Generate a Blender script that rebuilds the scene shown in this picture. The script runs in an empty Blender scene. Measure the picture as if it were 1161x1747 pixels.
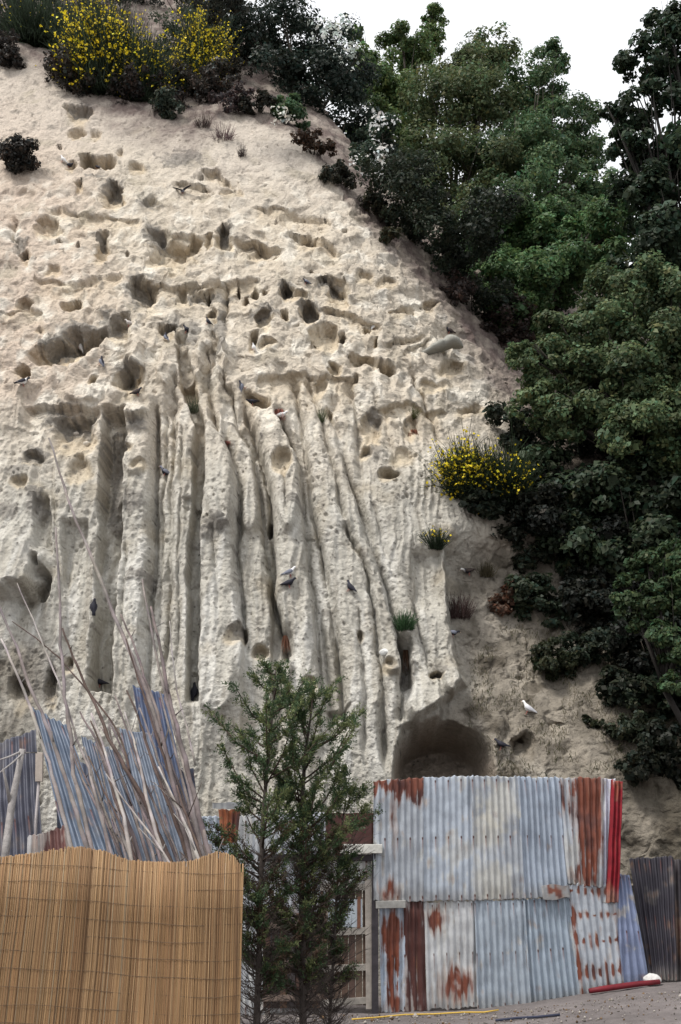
import bpy, math, random
import numpy as np
from mathutils import Vector, Matrix
from mathutils.bvhtree import BVHTree

R = math.radians
scene = bpy.context.scene
COL = scene.collection
random.seed(7)
rng = np.random.default_rng(7)

# ------------------------------------------------------------------ camera
CAM_H, PITCH, FPX = 1.6, R(20.0), 1747 * 35 / 36
cam_d = bpy.data.cameras.new("camera")
cam_d.lens = 35
cam_d.sensor_width = 36
cam_d.clip_end = 600
cam = bpy.data.objects.new("camera", cam_d)
cam.location = (0, 0, CAM_H)
cam.rotation_euler = (math.pi / 2 + PITCH, 0, 0)
COL.objects.link(cam)
scene.camera = cam

# ------------------------------------------------------------------ light
SUN_DIR = Vector((-0.56, -0.44, 1.12)).normalized()      # towards the sun: upper left, behind the camera
world = bpy.data.worlds.new("World")
scene.world = world
world.use_nodes = True
wn = world.node_tree.nodes
wl = world.node_tree.links
bg = wn["Background"]
sky = wn.new("ShaderNodeTexSky")
sky.sky_type = 'NISHITA'
sky.sun_disc = False
sky.sun_elevation = math.asin(SUN_DIR.z)
sky.sun_rotation = math.atan2(SUN_DIR.x, SUN_DIR.y)
sky.air_density = 1.0
sky.dust_density = 4.0
sky.ozone_density = 1.0
hs = wn.new("ShaderNodeHueSaturation")
hs.inputs['Saturation'].default_value = 0.28
wl.new(sky.outputs[0], hs.inputs['Color'])
cloud = wn.new("ShaderNodeMix"); cloud.data_type = 'RGBA'      # thin bright overcast over the clear sky
cloud.inputs['Factor'].default_value = 0.75
cloud.inputs['B'].default_value = (7.9, 8.0, 8.2, 1)
wl.new(hs.outputs[0], cloud.inputs['A'])
wl.new(cloud.outputs['Result'], bg.inputs['Color'])
bg.inputs['Strength'].default_value = 0.12
sun_d = bpy.data.lights.new("sun", 'SUN')
sun_d.energy = 2.3
sun_d.angle = R(12)
sun_d.color = (1.0, 0.96, 0.90)
sun = bpy.data.objects.new("sun", sun_d)
sun.rotation_euler = (-SUN_DIR).to_track_quat('-Z', 'Y').to_euler()
sun.location = (-10, -6, 30)
COL.objects.link(sun)
scene.view_settings.view_transform = 'Standard'
scene.view_settings.look = 'None'
scene.view_settings.exposure = 0.62
scene.view_settings.gamma = 1.0

# ------------------------------------------------------------------ helpers
CP, SP = math.cos(PITCH), math.sin(PITCH)

def P(u, v, Y):
    """photo pixel and distance -> point in the place"""
    x = (u - 580.5) / FPX
    y = (873.5 - v) / FPX
    t = Y / (CP - y * SP)
    return Vector((x * t, Y, CAM_H + (SP + y * CP) * t))

def ray(u, v):
    x = (u - 580.5) / FPX
    y = (873.5 - v) / FPX
    return Vector((x, CP - y * SP, SP + y * CP)).normalized()

def metre(p):
    """photo pixels per metre at a point"""
    return FPX / (p[1] * CP + (p[2] - CAM_H) * SP)

def tag(o, label=None, cat=None, group=None, kind=None):
    if label: o['label'] = label
    if cat: o['category'] = cat
    if group: o['group'] = group
    if kind: o['kind'] = kind
    return o

def empty(name, loc=(0, 0, 0)):
    o = bpy.data.objects.new(name, None)
    o.location = loc
    o.empty_display_size = 0.1
    COL.objects.link(o)
    return o

def link(name, me, parent=None):
    o = bpy.data.objects.new(name, me)
    COL.objects.link(o)
    if parent is not None:
        o.parent = parent
        o.matrix_parent_inverse = Matrix.Translation(parent.location).inverted() if parent.rotation_euler[:] == (0, 0, 0) else Matrix()
    return o

def mesh_np(name, V, F, col=None, mat=None, parent=None, smooth=True):
    V = np.asarray(V, np.float32).reshape(-1, 3)
    F = np.asarray(F, np.int32)
    me = bpy.data.meshes.new(name)
    me.vertices.add(len(V))
    me.vertices.foreach_set("co", V.ravel())
    k = F.shape[1]
    me.loops.add(F.size)
    me.loops.foreach_set("vertex_index", F.ravel())
    me.polygons.add(len(F))
    me.polygons.foreach_set("loop_start", np.arange(0, F.size, k, dtype=np.int32))
    if smooth:
        me.polygons.foreach_set("use_smooth", np.ones(len(F), bool))
    me.update(calc_edges=True)
    if col is not None:
        c = np.ones((len(V), 4), np.float32)
        c[:, :3] = col
        a = me.color_attributes.new("col", 'FLOAT_COLOR', 'POINT')
        a.data.foreach_set("color", c.ravel())
    if mat: me.materials.append(mat)
    return link(name, me, parent)

class MB:
    """collects tubes, boxes and strips into one mesh"""
    def __init__(s):
        s.v, s.f, s.c, s.n = [], [], [], 0
    def add(s, V, F, c=None):
        V = np.asarray(V, float).reshape(-1, 3)
        s.v.append(V)
        s.f += [tuple(i + s.n for i in f) for f in F]
        c = (1, 1, 1) if c is None else c
        s.c.append(np.broadcast_to(np.asarray(c, float), (len(V), 3)))
        s.n += len(V)
    def tube(s, pts, rad, sides=6, c=None, cap=True):
        pts = [Vector(p) for p in pts]
        n = len(pts)
        if not hasattr(rad, '__len__'): rad = [rad] * n
        V = []
        up = Vector((0.3, 1, 0.17)).normalized()
        for i, p in enumerate(pts):
            d = (pts[min(i + 1, n - 1)] - pts[max(i - 1, 0)])
            d = d.normalized() if d.length > 1e-9 else Vector((0, 0, 1))
            a = d.cross(up)
            a = a.normalized() if a.length > 1e-4 else d.cross(Vector((1, 0, 0))).normalized()
            b = d.cross(a)
            for k in range(sides):
                t = 2 * math.pi * k / sides
                V.append(p + (a * math.cos(t) + b * math.sin(t)) * rad[i])
        F = []
        for i in range(n - 1):
            for k in range(sides):
                q = (k + 1) % sides
                F.append((i * sides + k, i * sides + q, (i + 1) * sides + q, (i + 1) * sides + k))
        if cap:
            F.append(tuple(range(sides - 1, -1, -1)))
            F.append(tuple(range((n - 1) * sides, n * sides)))
        s.add([tuple(v) for v in V], F, c)
    def box(s, c0, ax, ay, az, c=None, jit=0.0):
        """corner c0 and three edge vectors"""
        c0, ax, ay, az = map(Vector, (c0, ax, ay, az))
        V = [c0, c0 + ax, c0 + ax + ay, c0 + ay, c0 + az, c0 + ax + az, c0 + ax + ay + az, c0 + ay + az]
        V = [tuple(v + Vector((random.uniform(-jit, jit), random.uniform(-jit, jit), random.uniform(-jit, jit)))) for v in V]
        s.add(V, [(0, 3, 2, 1), (4, 5, 6, 7), (0, 1, 5, 4), (1, 2, 6, 5), (2, 3, 7, 6), (3, 0, 4, 7)], c)
    def build(s, name, mat, parent=None, smooth=True, bevel=0):
        me = bpy.data.meshes.new(name)
        V = np.vstack(s.v)
        me.from_pydata(V.tolist(), [], s.f)
        c = np.ones((len(V), 4), np.float32)
        c[:, :3] = np.vstack(s.c)
        a = me.color_attributes.new("col", 'FLOAT_COLOR', 'POINT')
        a.data.foreach_set("color", c.ravel())
        if smooth:
            me.polygons.foreach_set("use_smooth", np.ones(len(me.polygons), bool))
        me.materials.append(mat)
        me.update()
        o = link(name, me, parent)
        if bevel:
            m = o.modifiers.new("bevel", 'BEVEL'); m.width = bevel; m.segments = 2
        return o

# ---- vectorised noise
_perm = np.random.default_rng(3).permutation(512).astype(np.int32)
_perm = np.concatenate([_perm, _perm, _perm[:4]])
_grad = np.random.default_rng(5).normal(size=(512, 3))
_grad /= np.linalg.norm(_grad, axis=1)[:, None]
_grad = _grad.astype(np.float32)

def perlin(x, y, z=0.0):
    x = np.asarray(x, np.float32); y = np.asarray(y, np.float32)
    z = np.broadcast_to(np.asarray(z, np.float32), x.shape)
    xi = np.floor(x).astype(np.int32); yi = np.floor(y).astype(np.int32); zi = np.floor(z).astype(np.int32)
    xf, yf, zf = x - xi, y - yi, z - zi
    f = lambda t: t * t * t * (t * (t * 6 - 15) + 10)
    uu, vv, ww = f(xf), f(yf), f(zf)
    out = 0
    for dx in (0, 1):
        for dy in (0, 1):
            for dz in (0, 1):
                h = _perm[_perm[_perm[(xi + dx) & 511] + ((yi + dy) & 511)] % 512 + ((zi + dz) & 511)] & 511
                g = _grad[h]
                d = g[..., 0] * (xf - dx) + g[..., 1] * (yf - dy) + g[..., 2] * (zf - dz)
                out = out + d * (uu if dx else 1 - uu) * (vv if dy else 1 - vv) * (ww if dz else 1 - ww)
    return out * 1.6

def fbm(x, y, z=0.0, o=4, gain=0.5):
    a, s, t = 1.0, 0, 0
    for i in range(o):
        s = s + a * perlin(x * 2 ** i + 17.3 * i, y * 2 ** i - 9.1 * i, np.asarray(z) * 2 ** i + 5.7 * i)
        t += a; a *= gain
    return s / t

def worley(x, y, seed=0):
    """distance to nearest jittered cell point, and that cell's random value"""
    xi = np.floor(x).astype(np.int32); yi = np.floor(y).astype(np.int32)
    best = np.full(x.shape, 9.0, np.float32); rnd = np.zeros(x.shape, np.float32)
    r = np.random.default_rng(seed)
    jx, jy, jr = r.random(512).astype(np.float32), r.random(512).astype(np.float32), r.random(512).astype(np.float32)
    for dx in (-1, 0, 1):
        for dy in (-1, 0, 1):
            h = _perm[_perm[(xi + dx) & 511] + ((yi + dy) & 511)] & 511
            d = np.hypot(xi + dx + jx[h] - x, yi + dy + jy[h] - y)
            m = d < best
            best = np.where(m, d, best); rnd = np.where(m, jr[h], rnd)
    return best, rnd

def sstep(a, b, x):
    t = np.clip((x - a) / (b - a + 1e-9), 0, 1)
    return t * t * (3 - 2 * t)

# ------------------------------------------------------------------ materials
def vmat(name, rough=0.85, bump=0.3, scale=40.0, dist=0.01, var=0.25, vscale=9.0, transl=0.0, spec=0.3, metal=0.0, stretch=None):
    """surface coloured by the mesh's own 'col' attribute, broken up by noise"""
    m = bpy.data.materials.new(name)
    m.use_nodes = True
    n, l = m.node_tree.nodes, m.node_tree.links
    b = n["Principled BSDF"]
    b.inputs['Roughness'].default_value = rough
    b.inputs['Specular IOR Level'].default_value = spec
    b.inputs['Metallic'].default_value = metal
    at = n.new("ShaderNodeAttribute"); at.attribute_name = "col"
    out = at.outputs['Color']
    tc = n.new("ShaderNodeTexCoord")
    mp = n.new("ShaderNodeMapping")
    l.new(tc.outputs['Object'], mp.inputs[0])
    if stretch: mp.inputs['Scale'].default_value = stretch
    if var:
        nz = n.new("ShaderNodeTexNoise"); nz.inputs['Scale'].default_value = vscale
        nz.inputs['Detail'].default_value = 7; nz.inputs['Roughness'].default_value = 0.65
        l.new(mp.outputs[0], nz.inputs['Vector'])
        mr = n.new("ShaderNodeMapRange")
        mr.inputs['From Min'].default_value = 0.25; mr.inputs['From Max'].default_value = 0.75
        mr.inputs['To Min'].default_value = 1 - var; mr.inputs['To Max'].default_value = 1 + var
        l.new(nz.outputs['Fac'], mr.inputs['Value'])
        mx = n.new("ShaderNodeMix"); mx.data_type = 'RGBA'; mx.blend_type = 'MULTIPLY'
        mx.inputs['Factor'].default_value = 1
        l.new(out, mx.inputs['A']); l.new(mr.outputs[0], mx.inputs['B'])
        out = mx.outputs['Result']
    l.new(out, b.inputs['Base Color'])
    if bump:
        nb = n.new("ShaderNodeTexNoise"); nb.inputs['Scale'].default_value = scale
        nb.inputs['Detail'].default_value = 6; nb.inputs['Roughness'].default_value = 0.6
        l.new(mp.outputs[0], nb.inputs['Vector'])
        bp = n.new("ShaderNodeBump"); bp.inputs['Strength'].default_value = bump; bp.inputs['Distance'].default_value = dist
        l.new(nb.outputs['Fac'], bp.inputs['Height']); l.new(bp.outputs[0], b.inputs['Normal'])
    if transl:
        tr = n.new("ShaderNodeBsdfTranslucent"); l.new(out, tr.inputs['Color'])
        ms = n.new("ShaderNodeMixShader"); ms.inputs[0].default_value = transl
        l.new(b.outputs[0], ms.inputs[1]); l.new(tr.outputs[0], ms.inputs[2])
        l.new(ms.outputs[0], n["Material Output"].inputs['Surface'])
    return m

M_ROCK = vmat("tuff_rock", 0.95, 0.85, 13.0, 0.075, 0.22, 14.0, spec=0.1)
M_GROUND = vmat("trodden_earth", 0.95, 0.7, 30.0, 0.03, 0.25, 6.0, spec=0.1)
M_LEAF = vmat("leaf", 0.55, 0, var=0, transl=0.38, spec=0.25)
M_BARK = vmat("bark", 0.9, 0.8, 30.0, 0.01, 0.3, 20.0, spec=0.15)
M_PETAL = vmat("petal", 0.6, 0, var=0, transl=0.3)
M_METAL = vmat("weathered_sheet_metal", 0.48, 0.25, 35.0, 0.004, 0.14, 14.0, spec=0.45, metal=0.12)
M_RED = vmat("red_paint", 0.6, 0.3, 35.0, 0.004, 0.35, 9.0, spec=0.25)
M_WOOD = vmat("grey_wood", 0.85, 0.6, 18.0, 0.006, 0.35, 10.0, spec=0.2)
M_REED = vmat("dry_reed", 0.6, 0.3, 60.0, 0.002, 0.22, 8.0, spec=0.3, stretch=(1, 1, 0.25))
M_WIRE = vmat("wire", 0.6, 0, var=0)
M_FEATHER = vmat("feather", 0.7, 0.3, 120.0, 0.003, 0.15, 60.0, spec=0.25)
M_ROPE = vmat("rope", 0.8, 0.5, 200.0, 0.003, 0.2, 80.0)
M_STONE = vmat("stone", 0.9, 0.6, 25.0, 0.02, 0.2, 12.0, spec=0.15)

# ------------------------------------------------------------------ ground
def gz(x, y):
    """height of the ground: it rises towards the right end of the shed"""
    return 0.27 * sstep(1.2, 4.6, np.asarray(x, float)) * sstep(8.0, 13.0, np.asarray(y, float))

gx = np.concatenate([np.linspace(-90, -8, 20), np.linspace(-7.5, 9, 221), np.linspace(9.5, 90, 20)])
gy = np.concatenate([np.linspace(-40, 9, 30), np.linspace(9.1, 17, 150), np.linspace(17.5, 90, 20)])
GX, GY = np.meshgrid(gx, gy)
GZ = gz(GX, GY) + 0.015 * fbm(GX * 1.3, GY * 1.3, 0, 5) + 0.012 * np.abs(perlin(GX * 7, GY * 7))
n1, n2 = len(gx), len(gy)
I = np.arange(n1 * n2).reshape(n2, n1)
GF = np.stack([I[:-1, :-1], I[:-1, 1:], I[1:, 1:], I[1:, :-1]], -1).reshape(-1, 4)
gn = fbm(GX * 0.9, GY * 0.9, 4.0, 5)[..., None]
gcol = np.array([0.15, 0.133, 0.13]) * (1 + 0.45 * gn)
tag(mesh_np("ground", np.stack([GX, GY, GZ], -1), GF, gcol.reshape(-1, 3), M_GROUND), kind='structure')

# ------------------------------------------------------------------ cliff
US = np.concatenate([np.linspace(-700, -306, 24), np.arange(-300, -37, 2.6), np.arange(-36, 925, 1.55), np.arange(926, 1180, 3.0), np.linspace(1190, 1900, 40)])
NR = 880
VTOP = np.interp(US, [-700, 250, 330, 400, 470, 530, 570, 620, 700, 800, 900, 1000, 1161, 1900],
                 [-60, -60, -10, 40, 90, 150, 210, 270, 350, 420, 450, 470, 480, 480])
S = np.linspace(0, 1, NR)
VBOT = 1520.0
U = np.repeat(US[None, :], NR, 0)
Vv = VBOT + (VTOP[None, :] - VBOT) * S[:, None]

# distance of the rough rock body, row by row
tu = [-700, -150, 0, 150, 330, 500, 680, 760, 820, 900, 1050, 1250, 1900]
tv = [-100, 0, 100, 200, 300, 400, 500, 620, 750, 900, 1000, 1100, 1200, 1300, 1400, 1550]
mid = [26.5, 25.2, 23.8, 22.0, 20.4, 19.2, 18.2, 17.4, 16.8, 16.2, 15.9, 15.6, 15.4, 15.25, 15.2, 15.2]
T = np.zeros((len(tv), len(tu)))
off_low = [-1.0, -0.5, -0.3, -0.1, 0.0, 0.0, 0.25, 0.45, 0.7, 1.0, 1.5, 2.2, 3.0]
for i, v in enumerate(tv):
    for j, u in enumerate(tu):
        o = off_low[j]
        if v >= 1000 and u > 700:        # foot of the slope comes forward on the right
            k = (v - 1000) / 400.0
            o = o * max(0, 1 - k) - min(k, 0.75) * 0.2 * min((u - 700) / 200.0, 2.0)
        if v < 800 and u > 680:
            o += (800 - v) / 100.0 * 0.55 * min((u - 680) / 120.0, 3.0)
        T[i, j] = mid[i] + o
cu = np.arange(-720, 1921, 20.0); cv = np.arange(-120, 1581, 20.0)
Tu = np.array([np.interp(cu, tu, T[i]) for i in range(len(tv))])
TT = np.array([np.interp(cv, tv, Tu[:, j]) for j in range(len(cu))]).T
for _ in range(4):
    p = np.pad(TT, 2, mode='edge'); TT = sum(p[2:-2, 2 + k:p.shape[1] - 2 + k] for k in (-2, -1, 0, 1, 2)) / 5
    p = np.pad(TT, 2, mode='edge'); TT = sum(p[2 + k:p.shape[0] - 2 + k, 2:-2] for k in (-2, -1, 0, 1, 2)) / 5
def base_D(u, v):
    a = np.clip((u + 720) / 20, 0, len(cu) - 1.001); b = np.clip((v + 120) / 20, 0, len(cv) - 1.001)
    i, j = b.astype(int), a.astype(int); fy, fx = b - i, a - j
    return (TT[i, j] * (1 - fx) + TT[i, j + 1] * fx) * (1 - fy) + (TT[i + 1, j] * (1 - fx) + TT[i + 1, j + 1] * fx) * fy
D = base_D(U, Vv)
# above the brow of the cliff the ground lies back
EDGE_U = [-700, 0, 100, 200, 330, 400, 500, 560, 600, 650, 700, 760, 800, 860, 930, 1161, 1900]
EDGE_V = [60, 60, 110, 170, 205, 165, 225, 285, 340, 390, 440, 500, 560, 640, 700, 760, 760]
E = np.interp(U, EDGE_U, EDGE_V)
D = D + np.clip(E - Vv, 0, None) * 0.024

yy = (873.5 - Vv) / FPX
tt = D / (CP - yy * SP)
BX, BY, BZ = (U - 580.5) / FPX * tt, D, CAM_H + (SP + yy * CP) * tt

H = np.zeros_like(U)
OCHRE = np.zeros_like(U)
# warp of the feature outlines
lowz = sstep(620, 820, Vv)
wu = U + (8.0 - 3.5 * lowz) * fbm(BX * 1.5, BZ * 0.8, 1.0, 3) + (4.5 - 1.8 * lowz) * fbm(BX * 4.5, BZ * 3.0, 2.0, 4)
wv = Vv + 7.0 * fbm(BX * 1.7, BZ * 1.7, 8.0, 3) + 4.5 * fbm(BX * 5, BZ * 5, 9.0, 4)
RJ = 0.62 * fbm(BX * 1.9, BZ * 1.9, 15.0, 3, 0.4)
DJ = 1 + 0.9 * fbm(BX * 1.1, BZ * 0.6, 16.0, 3)

def region(v0, v1, u0=-800, u1=2000):
    return (Vv > v0) & (Vv < v1) & (U > u0) & (U < u1)

def gully(pts, w, depth, flat=False, top=12, bot=60, pw=1.15):
    """rain channel along a line: a cusp, or a flat trough with steep walls"""
    pu = [p[0] for p in pts]; pv = [p[1] for p in pts]
    m = region(pv[0] - 2 * top - 10, pv[-1] + bot + 20, min(pu) - 90, max(pu) + 90)
    a, b = wu[m], wv[m]
    uc = np.interp(b, pv, pu)
    d = np.abs(a - uc) / w
    fade = sstep(pv[0] - top, pv[0] + top, b) * (1 - sstep(pv[-1] - bot, pv[-1] + 5, b))
    if flat:
        prof = 1 - sstep(0.72, 1.12, d)
    else:
        wj = 1 + 0.7 * np.clip(fbm(BX[m] * 0.7 + depth * 9, BZ[m] * 0.9, w, 2), -0.5, 1)
        prof = np.exp(-(d / (0.8 * wj)) ** pw)
    H[m] -= (1.08 if flat else 0.9) * depth * prof * fade * np.clip(DJ[m], 0.45, 1.6)

NS = 1.0
def niche(cx, cy, rx, ry, depth, rot=0.0, ochre=0.8, box=2.0, bottom=0.95, top=0.34, rj=1.0):
    """hollow: steep roof, back wall running out into a sloping floor"""
    q = max(rx, ry) * 1.5 + 12
    m = region(cy - q, cy + q, cx - q, cx + q)
    a, b = wu[m] - cx, cy - wv[m]
    c, s = math.cos(R(rot)), math.sin(R(rot))
    x = (a * c + b * s) / rx; y = (-a * s + b * c) / ry
    r = (np.abs(x) ** box + np.abs(y) ** box) ** (1 / box) * (1 + rj * RJ[m])
    k = np.clip(y / (np.hypot(x, y) + 1e-6) * 0.5 + 0.5, 0, 1)
    wd = bottom + (top - bottom) * k ** 1.1
    mask = sstep(1.0, 1.0 - wd, r)
    H[m] -= depth * mask * NS * (0.12 + 0.98 * np.clip((y + 0.95) / 1.6, 0, 1.05)) 
    OCHRE[m] = np.maximum(OCHRE[m], 0.62 * ochre * sstep(1.1, 0.6, r))

def bulge(cx, cy, rx, ry, h, sharp=0.2):
    q = max(rx, ry) * 1.4 + 12
    m = region(cy - q, cy + q, cx - q, cx + q)
    x = (wu[m] - cx) / rx; y = (cy - wv[m]) / ry
    r = np.hypot(x, y)
    k = np.clip(-y / (r + 1e-6) * 0.5 + 0.5, 0, 1)
    wd = 0.95 + (sharp - 0.95) * k
    H[m] += h * sstep(1.0, 1.0 - wd, r) * (0.6 + 0.4 * np.clip(0.6 - y, 0, 1.3))

def ledge(pts, depth, L=22.0, ochre=0.5):
    """overhanging band: sharp step at the line, running out below it"""
    pu = [p[0] for p in pts]; pv = [p[1] for p in pts]
    m = region(min(pv) - 20, max(pv) + 4 * L, pu[0] - 10, pu[-1] + 10)
    a, b = wu[m], wv[m]
    s = b - np.interp(a, pu, pv)
    fade = sstep(pu[0] - 8, pu[0] + 10, a) * (1 - sstep(pu[-1] - 10, pu[-1] + 8, a))
    f = sstep(-2.0, 2.0, s) * np.exp(-np.clip(s, 0, None) / L) * fade
    H[m] -= 1.5 * depth * f
    OCHRE[m] = np.maximum(OCHRE[m], ochre * f)

# --- step back from the last column to the right-hand slope, and over the cave
KV = [880, 930, 1000, 1060, 1110, 1160, 1192, 1208, 1228, 1236, 1290, 1520]
KU = [775, 752, 757, 765, 775, 787, 752, 735, 700, 683, 668, 668]
ku = np.interp(wv, KV, KU)
H -= (0.6 - 0.25 * sstep(1120, 1200, Vv)) * sstep(0, 14, wu - ku) * sstep(890, 960, wv) * (1 - 0.75 * sstep(900, 1080, U))
H += 0.12 * sstep(20, -5, np.abs(wu - 852)) * sstep(1190, 1230, wv)

# --- the fluted columns
gully([(192, 688), (190, 800), (187, 900), (182, 980), (174, 1080), (170, 1180)], 21, 0.62, True, 6, 10)
gully([(126, 886), (125, 1050), (120, 1160)], 23, 0.22, True, 6, 60)
gully([(68, 845), (74, 950)], 15, 0.25, True, 8, 30)
gully([(262, 690), (262, 800), (259, 900), (254, 1000), (246, 1100), (240, 1240)], 7, 0.45, False, 14, 60)
gully([(281, 700), (278, 800), (272, 900), (268, 1000), (262, 1150)], 5, 0.18)
gully([(298, 640), (295, 740), (291, 830), (292, 920), (288, 1010), (280, 1150)], 6, 0.30)
gully([(309, 730), (307, 850), (304, 1000), (300, 1150)], 4, 0.14)
gully([(306, 560), (318, 640), (328, 690), (338, 720), (338, 800), (335, 890), (331, 950), (329, 1050), (328, 1200)], 11, 0.42, True, 8, 20)
gully([(352, 590), (356, 640), (362, 700), (371, 740)], 9, 0.42, False, 6, 20)
gully([(378, 740), (392, 770), (402, 810), (406, 860), (406, 890), (402, 940), (405, 990), (412, 1040), (413, 1130)], 6, 0.36)
gully([(362, 560), (375, 620), (392, 670), (405, 720), (430, 760), (440, 830), (445, 880), (450, 920), (462, 1000), (470, 1060)], 6, 0.30)
gully([(418, 690), (436, 740), (450, 780), (458, 840), (468, 930), (466, 1000), (474, 1040), (490, 1090), (498, 1130)], 7, 0.46, False, 14, 30)
gully([(470, 700), (492, 740), (507, 780), (515, 850), (520, 930), (527, 980), (537, 1050), (545, 1200)], 6, 0.28)
gully([(500, 640), (512, 700), (522, 760), (530, 850), (545, 920), (560, 980), (572, 1040), (580, 1120), (590, 1250)], 6, 0.32)
gully([(525, 640), (543, 700), (558, 750), (575, 800), (583, 860), (592, 905)], 6, 0.28)
gully([(590, 900), (606, 930), (622, 960), (636, 1020), (643, 1060), (648, 1130), (654, 1200), (658, 1320)], 6, 0.34)
gully([(560, 690), (575, 750), (592, 800), (612, 862), (628, 915), (648, 960), (662, 1010), (672, 1050), (686, 1090), (690, 1130), (686, 1180), (683, 1230)], 7, 0.34, False, 12, 10)
gully([(690, 1085), (694, 1130), (691, 1180)], 12, 0.4, True, 10, 20)
gully([(728, 936), (730, 1000), (738, 1050)], 24, 0.24, True, 6, 50)
gully([(704, 930), (703, 990), (712, 1060), (728, 1120), (742, 1160)], 5, 0.22)
gully([(598, 650), (606, 720), (612, 780), (622, 830)], 7, 0.2)
gully([(660, 690), (668, 760), (680, 830)], 8, 0.14)
gully([(640, 860), (652, 920), (676, 990)], 5, 0.14)
gully([(700, 625), (705, 640), (722, 670), (735, 700), (745, 740), (751, 775)], 4, 0.2)
gully([(383, 480), (384, 530), (388, 580)], 5, 0.28)
gully([(480, 800), (486, 840), (490, 900)], 5, 0.2)
gully([(20, 355), (22, 400), (26, 440)], 7, 0.2, False, 8, 10)
gully([(88, 800), (92, 900), (100, 1000), (104, 1100)], 4, 0.12)
gully([(150, 950), (152, 1050), (148, 1170)], 5, 0.16)
gully([(215, 930), (212, 1020), (206, 1120)], 4, 0.1)
gully([(365, 900), (370, 980), (372, 1060)], 5, 0.1)
gully([(545, 1040), (556, 1120), (562, 1240)], 5, 0.16)
gully([(612, 1040), (620, 1130), (622, 1300)], 5, 0.14)

# --- neighbouring columns stand at different depths
MAINS = [([690, 800, 900, 1200], [209, 208, 208, 190], 0.12), ([690, 800, 900, 1000, 1240], [262, 262, 259, 254, 240], -0.10),
         ([640, 740, 830, 1010, 1150], [298, 295, 291, 288, 280], 0.06), ([690, 800, 950, 1180], [350, 350, 344, 342], 0.20),
         ([740, 770, 810, 860, 940, 1040, 1130], [378, 392, 402, 406, 402, 412, 413], -0.04), ([720, 760, 840, 920, 1000], [405, 430, 440, 450, 462], -0.22),
         ([690, 780, 840, 930, 1000, 1090], [418, 450, 458, 468, 466, 490], 0.16), ([700, 780, 850, 980, 1050, 1200], [470, 507, 515, 527, 537, 545], -0.10),
         ([700, 760, 850, 980, 1120, 1250], [512, 522, 530, 560, 580, 590], 0.06), ([700, 800, 905, 1020, 1130, 1320], [543, 575, 592, 636, 648, 658], 0.12),
         ([690, 800, 862, 960, 1050, 1130], [560, 592, 612, 648, 672, 690], 0.0)]
prev = 0.0
for pv, pu, off in MAINS:
    e = 1 / (1 + np.exp(-np.clip((wu - np.interp(wv, pv, pu)) / 0.9, -30, 30)))
    H += 1.35 * (off - prev) * e * sstep(640, 760, Vv) * sstep(1330, 1180, Vv)
    prev = off

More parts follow.
